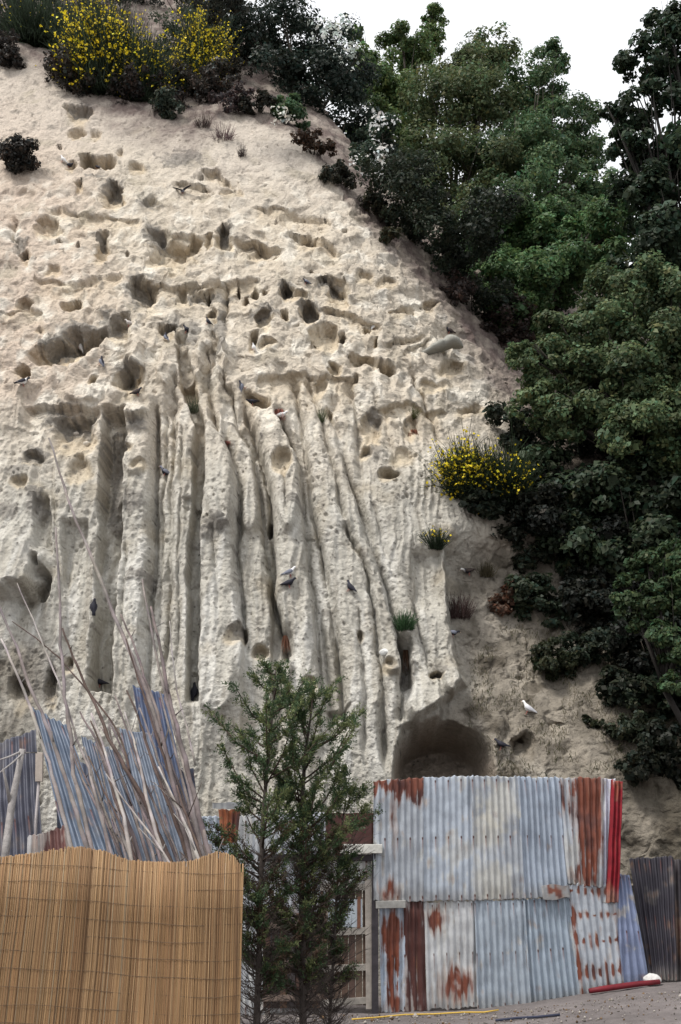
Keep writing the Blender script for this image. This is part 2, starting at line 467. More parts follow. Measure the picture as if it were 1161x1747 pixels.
# --- bird hollows, high up
for a in [
    (135, 198, 25, 22, 0.35), (128, 230, 14, 10, 0.22), (163, 231, 12, 9, 0.16), (121, 282, 9, 14, 0.28),
    (136, 315, 10, 11, 0.22), (190, 335, 25, 28, 0.40), (208, 338, 10, 10, 0.2), (255, 340, 14, 17, 0.24),
    (232, 285, 14, 9, 0.2), (205, 262, 6, 10, 0.15), (75, 385, 26, 18, 0.26), (40, 435, 14, 16, 0.5),
    (170, 425, 17, 34, 0.34), (288, 432, 44, 38, 0.42), (327, 411, 12, 17, 0.3), (353, 410, 8, 18, 0.3),
    (382, 405, 19, 30, 0.5), (440, 425, 24, 16, 0.22), (525, 408, 26, 14, 0.2), (35, 515, 20, 16, 0.26, -35),
    (122, 518, 20, 13, 0.4, 22), (202, 562, 22, 30, 0.42), (176, 574, 9, 13, 0.5), (246, 502, 27, 35, 0.42, 20),
    (288, 556, 21, 18, 0.42, 25), (38, 634, 15, 14, 0.45), (155, 645, 10, 12, 0.25), (222, 652, 26, 33, 0.46),
    (122, 738, 44, 52, 0.42), (134, 800, 28, 36, 0.28), (55, 780, 20, 15, 0.24), (30, 820, 26, 12, 0.2),
    (357, 530, 14, 14, 0.28), (403, 492, 4.5, 15, 0.35), (417, 507, 6, 16, 0.25), (433, 495, 7, 12, 0.36),
    (449, 492, 8, 9, 0.36), (486, 496, 17, 17, 0.48), (508, 503, 18, 10, 0.22), (448, 545, 22, 22, 0.32),
    (484, 535, 8, 13, 0.34), (530, 535, 18, 26, 0.48), (552, 576, 32, 30, 0.34), (576, 502, 22, 40, 0.26),
    (430, 578, 8, 24, 0.36), (455, 585, 16, 8, 0.22), (570, 626, 14, 16, 0.3), (440, 682, 24, 16, 0.24, -25),
    (655, 625, 16, 12, 0.28), (620, 609, 18, 11, 0.26), (605, 645, 8, 12, 0.24), (627, 558, 6, 9, 0.26),
    (641, 578, 6, 9, 0.26), (770, 628, 28, 16, 0.3), (634, 738, 22, 46, 0.26), (700, 720, 14, 24, 0.2),
    (667, 808, 21, 10, 0.34), (625, 770, 15, 16, 0.24), (690, 780, 25, 20, 0.12), (400, 1085, 17, 30, 0.26, -30),
    (440, 1112, 16, 16, 0.24), (340, 500, 30, 12, 0.2), (320, 655, 20, 16, 0.24), (240, 800, 18, 14, 0.14),
    (210, 770, 24, 12, 0.16), (735, 515, 22, 10, 0.2), (480, 790, 18, 30, 0.26), (660, 480, 20, 12, 0.15),
    (690, 530, 22, 12, 0.16), (620, 470, 16, 14, 0.16), (740, 660, 30, 14, 0.14), (800, 700, 24, 14, 0.16),
    (395, 330, 22, 12, 0.12), (90, 460, 18, 12, 0.15), (60, 560, 14, 9, 0.14), (310, 500, 14, 20, 0.2),
    (110, 1130, 12, 26, 0.26), (30, 1180, 24, 40, 0.34), (85, 1170, 12, 40, 0.32), (560, 700, 10, 14, 0.18),
    (615, 1085, 9, 13, 0.18), (897, 1270, 27, 44, 0.5), (660, 1140, 12, 14, 0.2), (545, 660, 14, 24, 0.18),
    (745, 1150, 14, 9, 0.3), (530, 1170, 12, 16, 0.14),
]:
    niche(*a)
niche(165, 279, 32, 14, 0.5, 0, 0.9, 4.0, 0.35)
niche(120, 592, 60, 24, 0.58, 17, 0.95, 2.6, 0.5)
niche(68, 998, 17, 34, 0.6, 0, 0.1, 2.0, 0.4)
niche(585, 572, 11, 18, 0.6, -15, 0.2)
niche(350, 503, 6, 15, 0.45, 0, 0.1)
niche(457, 882, 6, 24, 0.6, 0, 0.0)
for a in [(95, 405, 6, 6, 0.4), (131, 413, 7, 8, 0.45), (102, 250, 4, 4, 0.25), (395, 355, 3, 3, 0.2), (60, 250, 4, 3, 0.2),
          (215, 430, 4, 4, 0.2), (590, 395, 5, 6, 0.25), (470, 430, 4, 4, 0.2), (530, 460, 4, 5, 0.2), (340, 300, 4, 3, 0.2)]:
    niche(*a, 0, 0.2, 2.0, 0.4)
# the cave behind the shed
niche(760, 1318, 94, 100, 1.35, 0, 0.0, 2.3, 0.35, 0.22, 0.12)
niche(757, 1316, 24, 11, 0.35, 0, 0.0, 2.4, 0.4)
for a in [(-60, 420, 22, 18, 0.35), (-110, 480, 16, 20, 0.4), (-50, 560, 26, 16, 0.35), (-140, 600, 40, 18, 0.45, 12), (-90, 700, 24, 30, 0.4), (-170, 760, 26, 34, 0.35),
          (-60, 330, 18, 14, 0.3), (-130, 350, 24, 14, 0.3), (-210, 520, 20, 22, 0.4), (-90, 860, 20, 30, 0.35)]:
    niche(*a)
for k, u in enumerate((-40, -85, -120, -165, -205, -250)):
    gully([(u + 6, 740 + 25 * (k % 3)), (u, 900), (u - 5, 1050), (u - 8, 1240)], 7 + 3 * (k % 2), 0.3 + 0.1 * (k % 2))
# --- lips and swellings
bulge(228, 700, 29, 24, 0.26, 0.15)
bulge(20, 945, 74, 78, 0.5, 0.12)
bulge(230, 600, 18, 40, 0.22)
bulge(345, 590, 20, 36, 0.2)
bulge(376, 600, 10, 50, 0.2)
bulge(282, 620, 20, 50, 0.16)
bulge(340, 470, 50, 20, 0.12)
bulge(140, 660, 50, 24, 0.12)
bulge(232, 780, 26, 40, 0.12)
bulge(378, 830, 30, 90, 0.16)
bulge(425, 850, 20, 60, 0.12)
bulge(490, 850, 22, 70, 0.14)
bulge(668, 1120, 22, 36, 0.2, 0.1)
bulge(725, 1190, 40, 48, 0.34, 0.12)
bulge(768, 1150, 18, 34, 0.3, 0.12)
bulge(370, 1160, 44, 70, 0.16)
bulge(480, 1140, 22, 40, 0.14)
# --- bands
ledge([(248, 392), (275, 386), (300, 395), (345, 400)], 0.16, 20)
ledge([(398, 403), (430, 408), (478, 420)], 0.20, 20)
ledge([(498, 392), (530, 395), (555, 408), (578, 428)], 0.18, 24)
ledge([(300, 312), (330, 312), (358, 318)], 0.14, 14)
ledge([(345, 286), (370, 292), (394, 308)], 0.16, 16)
ledge([(596, 600), (615, 597), (635, 607), (650, 612), (672, 622)], 0.2, 14)
ledge([(655, 579), (690, 572), (724, 566)], 0.12, 10)
ledge([(686, 594), (710, 584), (735, 574)], 0.12, 10)
ledge([(705, 518), (722, 513), (740, 518)], 0.12, 12)
ledge([(540, 474), (556, 470), (590, 487)], 0.18, 16)
ledge([(418, 660), (440, 668), (462, 682)], 0.18, 20)
ledge([(40, 690), (85, 685), (165, 690)], 0.2, 24, 0.3)
ledge([(0, 530), (40, 520), (70, 532)], 0.1, 14)
ledge([(20, 1010), (50, 1008), (70, 985)], 0.3, 40, 0.0)
ledge([(555, 1205), (575, 1208), (595, 1200)], 0.16, 16, 0.0)
ledge([(310, 850), (330, 850), (350, 852)], 0.1, 14, 0.0)

ledge([(55, 468), (120, 480), (205, 468)], 0.10, 26)
ledge([(232, 474), (330, 482), (445, 476)], 0.12, 24)
ledge([(555, 520), (600, 530), (645, 548)], 0.14, 22)
ledge([(440, 640), (520, 632), (602, 642)], 0.12, 26)
ledge([(640, 690), (690, 682), (760, 696)], 0.12, 26)
ledge([(430, 350), (500, 356), (560, 372)], 0.10, 22)
ledge([(80, 350), (150, 362), (240, 372)], 0.10, 24)
# --- roughness of the rock itself, in metres over the rock
warp = fbm(BX * 0.8, BZ * 0.8, BY * 0.8, 3)
H += 0.16 * fbm(BX * 0.45 + 3, BZ * 0.38, BY * 0.3, 3)
lowmask = sstep(560, 760, Vv) * sstep(820, 740, U)
# vertical fluting that follows the rain
H -= 0.055 * lowmask * np.abs(perlin(BX * 3.1 + warp * 0.8, BZ * 0.35, 3.3))
H += (0.10 - 0.045 * lowmask) * fbm(BX * 1.9 + warp, BZ * 1.5, BY, 5)
mid_m = 0.4 + 0.6 * sstep(-0.05, 0.35, fbm(BX * 1.1 + 7, BZ * 0.9, 2.0, 4))
H += 0.030 * mid_m * fbm(BX * 4.3, BZ * 4.3, BY * 4, 4)
H += 0.026 * mid_m * fbm(BX * 13, BZ * 11, BY * 11, 4)
# scalloped hollows with sharp rims, and sharp-crested fluting
wS, rS = worley(BX * 1.35 + 0.9 * warp, BZ * 1.5 + 0.7 * warp, 5)
zoneS = sstep(250, 330, Vv) * sstep(830, 700, Vv) * sstep(900, 780, U)
H -= (0.03 + 0.10 * rS) * np.clip(1 - (wS / 0.60) ** 2, 0, 1) * zoneS
wT, rT = worley(BX * 3.4 + warp, BZ * 3.0 + warp, 6)
H -= (0.02 + 0.06 * rT) * np.clip(1 - (wT / 0.60) ** 2, 0, 1) * np.maximum(zoneS * 0.8, 0.12 * lowmask)
H -= 0.05 * lowmask * np.abs(perlin(BX * 6.5 + warp, BZ * 0.55, 7.0)) * 1.6
H -= 0.07 * sstep(420, 560, Vv) * sstep(900, 780, U) * np.abs(perlin(BX * 3.6 + 0.6 * warp, BZ * 0.5, 17.0))
# crumbled steps
q = fbm(BX * 1.2 + 5, BZ * 2.2 + 0.5 * warp, BY, 4) * 5
H += 0.045 * (np.floor(q) + sstep(0.38, 0.62, q - np.floor(q)) - q) * sstep(300, 420, Vv) * (0.75 - 0.68 * sstep(600, 720, Vv)) * sstep(860, 740, U)
# pits and pebbles
nzw = fbm(BX * 9, BZ * 9, 3.0, 3)
w1, r1 = worley(BX * 5.5 + warp, BZ * 5.0 + warp, 1)
H -= 0.06 * sstep(0.30, 0.08, w1 + 0.25 * nzw) * (r1 > 0.80) * mid_m
w2, r2 = worley(BX * 13, BZ * 12, 2)
H += (0.022 * (r2 > 0.8) - 0.045 * (r2 < 0.11)) * sstep(0.42, 0.12, w2 + 0.3 * nzw) * (0.35 + 0.65 * lowmask) * mid_m
# loose slope on the right: lumpy soil
soil = sstep(-10, 60, wu - ku) * sstep(900, 960, wv)
soil = np.maximum(soil, sstep(830, 930, U) * sstep(560, 680, wv))
edge_d = wv - np.interp(wu, EDGE_U, EDGE_V)
rim_w = np.interp(U, [0, 90, 200, 330, 400, 520, 600, 760, 900], [30, 50, 90, 95, 45, 14, 30, 70, 120])
rim = sstep(1.0, 0.0, edge_d / rim_w)
H += soil * (0.16 * fbm(BX * 1.8, BZ * 1.6, 6.0, 5) - 0.08 * np.abs(perlin(BX * 2.6 + warp, BZ * 0.7, 2.0)) + 0.05 * fbm(BX * 8, BZ * 8, 3.0, 4)) + 0.05 * rim * fbm(BX * 3, BZ * 3, 2.0, 3)

# weathered crust, rough and grey, with painted shade under hollow roofs and in channels
CRUST_SHADE = np.zeros_like(U)
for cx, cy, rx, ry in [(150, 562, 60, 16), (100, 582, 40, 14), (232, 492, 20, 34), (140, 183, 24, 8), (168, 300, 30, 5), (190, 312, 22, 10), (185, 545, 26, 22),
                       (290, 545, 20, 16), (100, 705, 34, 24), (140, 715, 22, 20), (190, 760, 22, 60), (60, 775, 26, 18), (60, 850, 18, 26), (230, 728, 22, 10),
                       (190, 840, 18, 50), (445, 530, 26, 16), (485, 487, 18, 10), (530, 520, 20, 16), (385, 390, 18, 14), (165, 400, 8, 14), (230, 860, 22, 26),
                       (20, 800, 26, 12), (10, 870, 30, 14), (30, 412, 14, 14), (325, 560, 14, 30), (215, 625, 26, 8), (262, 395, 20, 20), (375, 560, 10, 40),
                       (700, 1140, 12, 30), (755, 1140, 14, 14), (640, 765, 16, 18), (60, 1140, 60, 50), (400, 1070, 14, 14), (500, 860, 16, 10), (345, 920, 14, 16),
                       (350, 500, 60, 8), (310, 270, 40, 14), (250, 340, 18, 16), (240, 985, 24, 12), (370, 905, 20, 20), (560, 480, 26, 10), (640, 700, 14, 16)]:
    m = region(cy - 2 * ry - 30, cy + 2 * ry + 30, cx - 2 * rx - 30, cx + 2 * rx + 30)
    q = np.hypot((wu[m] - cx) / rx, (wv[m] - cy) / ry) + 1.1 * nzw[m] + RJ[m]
    CRUST_SHADE[m] = np.maximum(CRUST_SHADE[m], sstep(1.15, 0.6, q))
H += CRUST_SHADE * (0.05 * fbm(BX * 9, BZ * 9, BY * 9, 4) + 0.02)

# outward displacement, mostly level, a little up
DIR = Vector((0, -1, 0.12)).normalized()
X3, Y3, Z3 = BX + DIR.x * H, BY + DIR.y * H, BZ + DIR.z * H
# crumbling: every point shifts a little in all directions, so hollows are not straight-sided
jx = 0.075 * perlin(X3 * 3.1, Z3 * 3.1, Y3 * 3.1 + 9) + 0.035 * perlin(X3 * 8, Z3 * 8, Y3 * 8 + 4)
jz = 0.075 * perlin(X3 * 3.3 + 31, Z3 * 3.3, Y3 * 3.3) + 0.035 * perlin(X3 * 8.5 + 11, Z3 * 8.5, Y3 * 8.5)
jy = 0.026 * fbm(X3 * 7 + 3, Z3 * 7, Y3 * 7, 4)
cal = (1 - 0.72 * lowmask) * (1 - 0.7 * sstep(130, 90, np.hypot(U - 760, Vv - 1310)))
X3 = X3 + jx * cal; Y3 = Y3 - jy; Z3 = Z3 + jz * cal

# --- colour of the stone, plus shade painted in at hollows and the right slope
def mix(a, b, f):
    f = np.clip(f, 0, 1)[..., None]
    return a * (1 - f) + np.asarray(b) * f
nA = fbm(BX * 0.5, BZ * 0.5, 11.0, 4)
nB = fbm(BX * 2.2, BZ * 1.6, 12.0, 5)
nS = fbm(BX * 3.5, BZ * 0.55, 13.0, 4)            # runs of lime down the face
C = np.broadcast_to(np.array([0.48, 0.425, 0.35]), U.shape + (3,)).copy()
C = mix(C, [0.47, 0.375, 0.305], sstep(260, 40, U + 60 * nA) * sstep(800, 600, Vv) * 0.6)
C = mix(C, [0.45, 0.40, 0.345], sstep(300, 150, Vv - 0.2 * U + 60 * nA) * 0.8)
C = mix(C, [0.40, 0.38, 0.335], sstep(640, 900, Vv + 110 * nA + 40 * nB) * sstep(900, 760, U))
C = mix(C, [0.54, 0.525, 0.485], sstep(780, 1000, Vv) * sstep(-0.05, 0.3, nS + 0.3 * nA) * sstep(800, 700, U) * 0.8)
C = mix(C, [0.64, 0.60, 0.525], sstep(-0.05, 0.35, nB + 0.4 * nS) * 0.8 * sstep(900, 700, Vv) * sstep(240, 400, Vv))
C = mix(C, [0.50, 0.385, 0.225], OCHRE * (0.75 + 0.5 * nB))
C = mix(C, [0.34, 0.30, 0.235], sstep(0.12, 0.5, fbm(BX * 1.3, BZ * 1.2, 20.0, 5)) * 0.7)
C = mix(C, [0.17, 0.155, 0.135], sstep(0.2, 0.42, fbm(BX * 4.2, BZ * 3.6, 21.0, 5)) * 0.6)
C = mix(C, [0.25, 0.225, 0.185], sstep(0.05, 0.4, fbm(BX * 5.5 + warp, BZ * 0.45, 41.0, 4)) * sstep(350, 520, Vv) * 0.4)   # seep marks
C = mix(C, [0.20, 0.185, 0.165], CRUST_SHADE * 0.8)  # grey of the crust, with shade of the overhangs painted in
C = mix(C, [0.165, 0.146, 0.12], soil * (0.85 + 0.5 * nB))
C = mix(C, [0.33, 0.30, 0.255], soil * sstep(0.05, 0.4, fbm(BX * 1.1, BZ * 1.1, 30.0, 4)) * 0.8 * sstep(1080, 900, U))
C = mix(C, [0.07, 0.06, 0.045], soil * sstep(980, 1130, U - 0.25 * (Vv - 1200) + 60 * nB) * 0.85)  # soil darkened to the right as painted shade of the trees
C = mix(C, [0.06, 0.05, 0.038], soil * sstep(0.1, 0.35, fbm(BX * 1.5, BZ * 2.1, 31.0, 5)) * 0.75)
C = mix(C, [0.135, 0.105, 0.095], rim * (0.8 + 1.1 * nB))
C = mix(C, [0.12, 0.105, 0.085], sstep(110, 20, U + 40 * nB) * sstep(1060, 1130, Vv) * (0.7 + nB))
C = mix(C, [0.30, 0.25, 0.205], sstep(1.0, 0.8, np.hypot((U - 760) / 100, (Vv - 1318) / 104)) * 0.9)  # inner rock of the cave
sp = sstep(0.3, 0.12, w2) * (r2 > 0.9)
C = mix(C, [0.09, 0.08, 0.07], sp * 0.75 * (0.4 + 0.6 * lowmask))
C = np.clip(C, 0.02, 0.75)

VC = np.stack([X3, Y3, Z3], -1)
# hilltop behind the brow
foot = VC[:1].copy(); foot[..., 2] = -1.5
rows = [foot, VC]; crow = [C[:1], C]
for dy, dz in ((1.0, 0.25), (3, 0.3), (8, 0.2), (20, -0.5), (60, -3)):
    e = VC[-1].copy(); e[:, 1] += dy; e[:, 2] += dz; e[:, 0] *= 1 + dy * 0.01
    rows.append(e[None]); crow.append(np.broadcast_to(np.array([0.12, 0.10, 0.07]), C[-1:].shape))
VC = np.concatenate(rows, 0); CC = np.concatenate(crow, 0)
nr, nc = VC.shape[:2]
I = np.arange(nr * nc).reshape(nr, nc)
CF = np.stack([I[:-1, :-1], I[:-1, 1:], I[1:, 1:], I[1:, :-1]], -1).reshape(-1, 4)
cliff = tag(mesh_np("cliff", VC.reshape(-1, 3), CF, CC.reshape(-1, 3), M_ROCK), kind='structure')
bpy.context.view_layer.update()
BVH = BVHTree.FromObject(cliff, bpy.context.evaluated_depsgraph_get())
CAMV = Vector((0, 0, CAM_H))

def on_cliff(u, v):
    """point of the rock face seen at a photo pixel, and its normal"""
    h, n, i, d = BVH.ray_cast(CAMV, ray(u, v))
    if h is None:
        return P(u, v, 20), Vector((0, -1, 0))
    return h, (n if n.dot(ray(u, v)) < 0 else -n)

def drop(p, up=40):
    """rock or ground under a point"""
    h, n, i, d = BVH.ray_cast(Vector(p) + Vector((0, 0, 0)), Vector((0, 0, -1)))
    return h

# ------------------------------------------------------------------ foliage
def leaf_cloud(centers, radii, n, size, col, seed, squash=0.8, sub=16, subr=0.36, var=0.35, up=0.5, hue=0.12, core=0.12):
    """leaves gathered in clumps over the skins of several crown masses"""
    r = np.random.default_rng(seed)
    centers = np.asarray(centers, float); radii = np.asarray(radii, float)
    sc, sr, sd = [], [], []
    for c, ra in zip(centers, radii):
        d = r.normal(size=(sub, 3)); d /= np.linalg.norm(d, axis=1)[:, None]
        q = ra * r.uniform(0.45, 0.98, (sub, 1))
        off = d * q; off[:, 2] *= squash
        sc.append(c + off); sr.append(np.full(sub, ra * subr) * r.uniform(0.6, 1.35, sub)); sd.append(d)
    sc, sr, sd = np.vstack(sc), np.concatenate(sr), np.vstack(sd)
    tone = r.normal(0, 1, len(sc))
    w = sr ** 2; w /= w.sum()
    k = r.choice(len(sc), n, p=w)
    d = r.normal(size=(n, 3)); d /= np.linalg.norm(d, axis=1)[:, None]
    q = r.uniform(0.0, 1.0, n) ** 0.45
    pos = sc[k] + d * (sr[k] * q)[:, None] * np.array([1, 1, 0.75])
    nrm = d * 0.8 + sd[k] * 0.5 + np.array([0, 0, up]) + r.normal(0, 0.55, (n, 3))
    nrm /= np.linalg.norm(nrm, axis=1)[:, None]
    a = np.cross(nrm, r.normal(size=(n, 3))); a /= np.linalg.norm(a, axis=1)[:, None]
    b = np.cross(nrm, a)
    L = (size * np.exp(0.34 * r.normal(size=n)))[:, None]; W = L * r.uniform(0.5, 0.8, n)[:, None]
    V = np.stack([pos - a * L * 0.5, pos + b * W * 0.5 + nrm * L * 0.1, pos + a * L * 0.55 - nrm * L * 0.08, pos - b * W * 0.5 + nrm * L * 0.1], 1)
    F = np.arange(4 * n).reshape(n, 4)
    br = np.exp(var * (0.55 * r.normal(size=n) + 0.55 * tone[k]))
    hu = hue * r.normal(size=n)
    C_ = np.asarray(col)[None] * br[:, None] * np.stack([1 + hu * 1.3, 1 + 0 * hu, 1 - hu * 0.6], 1)
    C_ = np.repeat(np.clip(C_, 0.003, 0.8), 4, 0)
    return V.reshape(-1, 3), F, C_

def blobs(lst):
    c, r = [], []
    for u, v, Y, rp in lst:
        p = P(u, v, Y); c.append(tuple(p)); r.append(rp / metre(p))
    return c, r

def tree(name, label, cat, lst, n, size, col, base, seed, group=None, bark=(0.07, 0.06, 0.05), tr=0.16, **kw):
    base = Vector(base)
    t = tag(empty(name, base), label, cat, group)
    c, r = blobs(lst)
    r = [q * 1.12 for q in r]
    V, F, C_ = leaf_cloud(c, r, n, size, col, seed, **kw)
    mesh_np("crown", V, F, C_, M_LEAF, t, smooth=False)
    rd = random.Random(seed)
    mb = MB()
    ctr = Vector(np.mean(np.array(c), 0))
    fork = base.lerp(ctr, 0.45) + Vector((rd.uniform(-.3, .3), 0, 0))
    mb.tube([base, base.lerp(fork, 0.5) + Vector((rd.uniform(-.15, .15), 0, 0)), fork], [tr, tr * 0.85, tr * 0.7], 9, bark)
    for cc, rr in zip(c, r):
        e = Vector(cc) + Vector((rd.uniform(-.3, .3) * rr, rd.uniform(-.3, .3) * rr, rr * 0.4))
        m1 = fork.lerp(e, 0.5) + Vector((rd.uniform(-.2, .2), rd.uniform(-.2, .2), rd.uniform(0, .3)))
        mb.tube([fork, m1, e], [tr * 0.55, tr * 0.32, tr * 0.08], 6, bark)
        for k in range(5):
            d = Vector((rd.gauss(0, 1), rd.gauss(0, 1), rd.gauss(0.3, 0.8))).normalized() * rr * 0.85
            s0 = fork.lerp(m1, 0.5) if k == 0 else m1.lerp(e, rd.uniform(0, .8))
            mb.tube([s0, s0.lerp(Vector(cc) + d, .5) + Vector((0, 0, .05)), Vector(cc) + d], [tr * 0.16, tr * 0.1, tr * 0.03], 5, bark)
    mb.build("trunk", M_BARK, t)
    return t

LG = "trees on the wooded slope beside the cliff"
tree("broadleaf_tree", "pale green airy tree beyond the cliff brow, its thin top twigs against the white sky", "tree",
     [(640, 150, 29, 48), (690, 85, 30, 46), (715, 160, 29, 60), (655, 225, 28, 55), (742, 30, 31, 22), (735, 75, 31, 30), (620, 105, 29, 30), (605, 60, 29, 18), (690, 255, 28, 60)],
     42000, 0.10, (0.10, 0.15, 0.055), P(690, 420, 30), 11, LG, sub=20, subr=0.3)
tree("broadleaf_tree", "olive brown tinged rounded tree, middle of the row on the skyline", "tree",
     [(800, 110, 27.5, 50), (765, 180, 27, 66), (835, 180, 27, 62), (720, 270, 26, 66), (790, 290, 26, 78), (845, 90, 28, 40), (700, 330, 25, 50), (770, 380, 25, 62)],
     50000, 0.095, (0.085, 0.11, 0.05), P(770, 540, 27), 12, LG, sub=24)
tree("broadleaf_tree", "deep green tree with a ragged right side, beneath the gap of sky", "tree",
     [(900, 150, 27, 52), (935, 110, 27, 34), (945, 215, 26, 62), (965, 300, 25.5, 58), (895, 265, 26, 72), (995, 190, 26, 26), (1000, 260, 26, 34), (880, 350, 25, 70), (1020, 330, 25, 40), (975, 380, 25, 50)],
     56000, 0.095, (0.07, 0.115, 0.052), P(920, 560, 26), 13, LG, sub=22)
tree("broadleaf_tree", "fresh green leafy tree low over the bare brown edge of the cliff", "tree",
     [(830, 410, 23, 52), (900, 395, 23, 62), (780, 440, 23, 40), (960, 400, 22.5, 56), (845, 490, 22.5, 60), (925, 480, 22, 66), (1000, 450, 22, 58), (880, 545, 21.5, 44), (1040, 390, 22, 50)],
     62000, 0.09, (0.08, 0.14, 0.055), P(940, 640, 22.5), 14, LG, sub=24)
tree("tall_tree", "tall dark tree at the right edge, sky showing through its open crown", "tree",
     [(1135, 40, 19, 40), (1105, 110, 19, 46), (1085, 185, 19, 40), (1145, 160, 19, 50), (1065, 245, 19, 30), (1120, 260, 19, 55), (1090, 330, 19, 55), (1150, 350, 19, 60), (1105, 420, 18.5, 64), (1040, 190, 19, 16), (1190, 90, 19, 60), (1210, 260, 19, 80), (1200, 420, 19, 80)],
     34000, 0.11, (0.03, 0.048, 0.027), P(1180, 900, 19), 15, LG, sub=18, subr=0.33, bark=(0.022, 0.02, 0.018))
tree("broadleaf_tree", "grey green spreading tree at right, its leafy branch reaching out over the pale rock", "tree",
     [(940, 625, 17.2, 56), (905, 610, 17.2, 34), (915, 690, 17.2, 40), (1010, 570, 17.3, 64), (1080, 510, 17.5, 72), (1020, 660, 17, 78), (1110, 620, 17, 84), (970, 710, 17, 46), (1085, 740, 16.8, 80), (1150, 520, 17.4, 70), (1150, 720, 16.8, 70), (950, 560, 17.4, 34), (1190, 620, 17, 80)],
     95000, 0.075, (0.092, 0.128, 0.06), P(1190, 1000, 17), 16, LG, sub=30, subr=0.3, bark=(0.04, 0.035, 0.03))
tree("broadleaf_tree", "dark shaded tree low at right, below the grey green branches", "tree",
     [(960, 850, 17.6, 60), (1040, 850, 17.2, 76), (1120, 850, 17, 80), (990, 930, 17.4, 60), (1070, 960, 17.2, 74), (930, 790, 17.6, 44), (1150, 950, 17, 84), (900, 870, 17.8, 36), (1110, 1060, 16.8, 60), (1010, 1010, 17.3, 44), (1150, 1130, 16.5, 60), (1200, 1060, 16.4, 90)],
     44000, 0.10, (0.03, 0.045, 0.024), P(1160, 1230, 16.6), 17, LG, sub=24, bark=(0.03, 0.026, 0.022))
tree("sapling", "small green leaved branchy tree low at the right edge, in front of deep shade", "tree",
     [(1105, 960, 14.6, 32), (1068, 1030, 14.6, 26), (1120, 1025, 14.5, 30), (1150, 950, 14.5, 38), (1062, 990, 14.7, 14), (1165, 1010, 14.4, 40), (1130, 1085, 14.4, 26), (1160, 1110, 14.3, 34), (1085, 1065, 14.6, 14), (1150, 1170, 14.3, 26)],
     20000, 0.058, (0.05, 0.08, 0.035), P(1190, 1300, 14.6), 18, LG, tr=0.06, sub=16, bark=(0.025, 0.022, 0.02))
tree("broadleaf_tree", "big tree added unseen past the right edge of the view to block light", "tree",
     [(1290, 200, 18, 120), (1320, 420, 17.5, 130), (1280, 640, 16.5, 120), (1300, 850, 16, 120), (1280, 1040, 15.5, 90), (1400, 700, 15, 150)],
     16000, 0.2, (0.03, 0.05, 0.03), P(1330, 1300, 16.5), 19, LG)  # unseen tree, added to block light from the right

tree("dark_shrub", "very dark dense evergreen shrub mass crowning the brow of the cliff", "shrub",
     [(420, 60, 24.5, 50), (480, 50, 25, 60), (545, 70, 25.5, 56), (470, 125, 24, 52), (545, 150, 24.5, 60), (600, 215, 25, 52), (520, 190, 24, 44), (590, 130, 26, 46), (640, 290, 24.5, 46), (600, 285, 24, 34), (390, 30, 24.5, 40), (660, 340, 23.5, 34)],
     30000, 0.10, (0.022, 0.032, 0.024), P(520, 300, 26), 21, sub=22)
tree("flowering_shrub", "dark shrub dotted with white blossom hanging over the cliff edge", "shrub",
     [(615, 275, 23.2, 36), (650, 225, 23.6, 34), (600, 320, 22.8, 22), (625, 330, 22.8, 18)],
     6000, 0.09, (0.04, 0.06, 0.04), P(640, 350, 24), 22, tr=0.06)

def sprinkle(parent, lst, n, size, col, seed, name="blossom"):
    """small five-sided flowers scattered over shrub masses"""
    c, r = blobs(lst)
    V, F, C_ = leaf_cloud(c, r, n, size, col, seed, var=0.18, hue=0.04, sub=14, subr=0.34)
    return tag(mesh_np(name, V, F, C_, M_PETAL, parent, smooth=False), kind='stuff')

fs = bpy.data.objects["flowering_shrub"]
sprinkle(fs, [(618, 285, 22.5, 34), (650, 220, 22.9, 32), (608, 305, 22.3, 18), (640, 190, 23.1, 24), (622, 300, 22.4, 30), (650, 265, 22.8, 40)], 330, 0.105, (0.75, 0.75, 0.72), 23)
ds = bpy.data.objects["dark_shrub"]
sprinkle(ds, [(565, 70, 24.0, 32), (585, 50, 24.3, 24), (555, 45, 24.3, 24), (600, 95, 24.4, 30)], 280, 0.105, (0.62, 0.66, 0.60), 24)

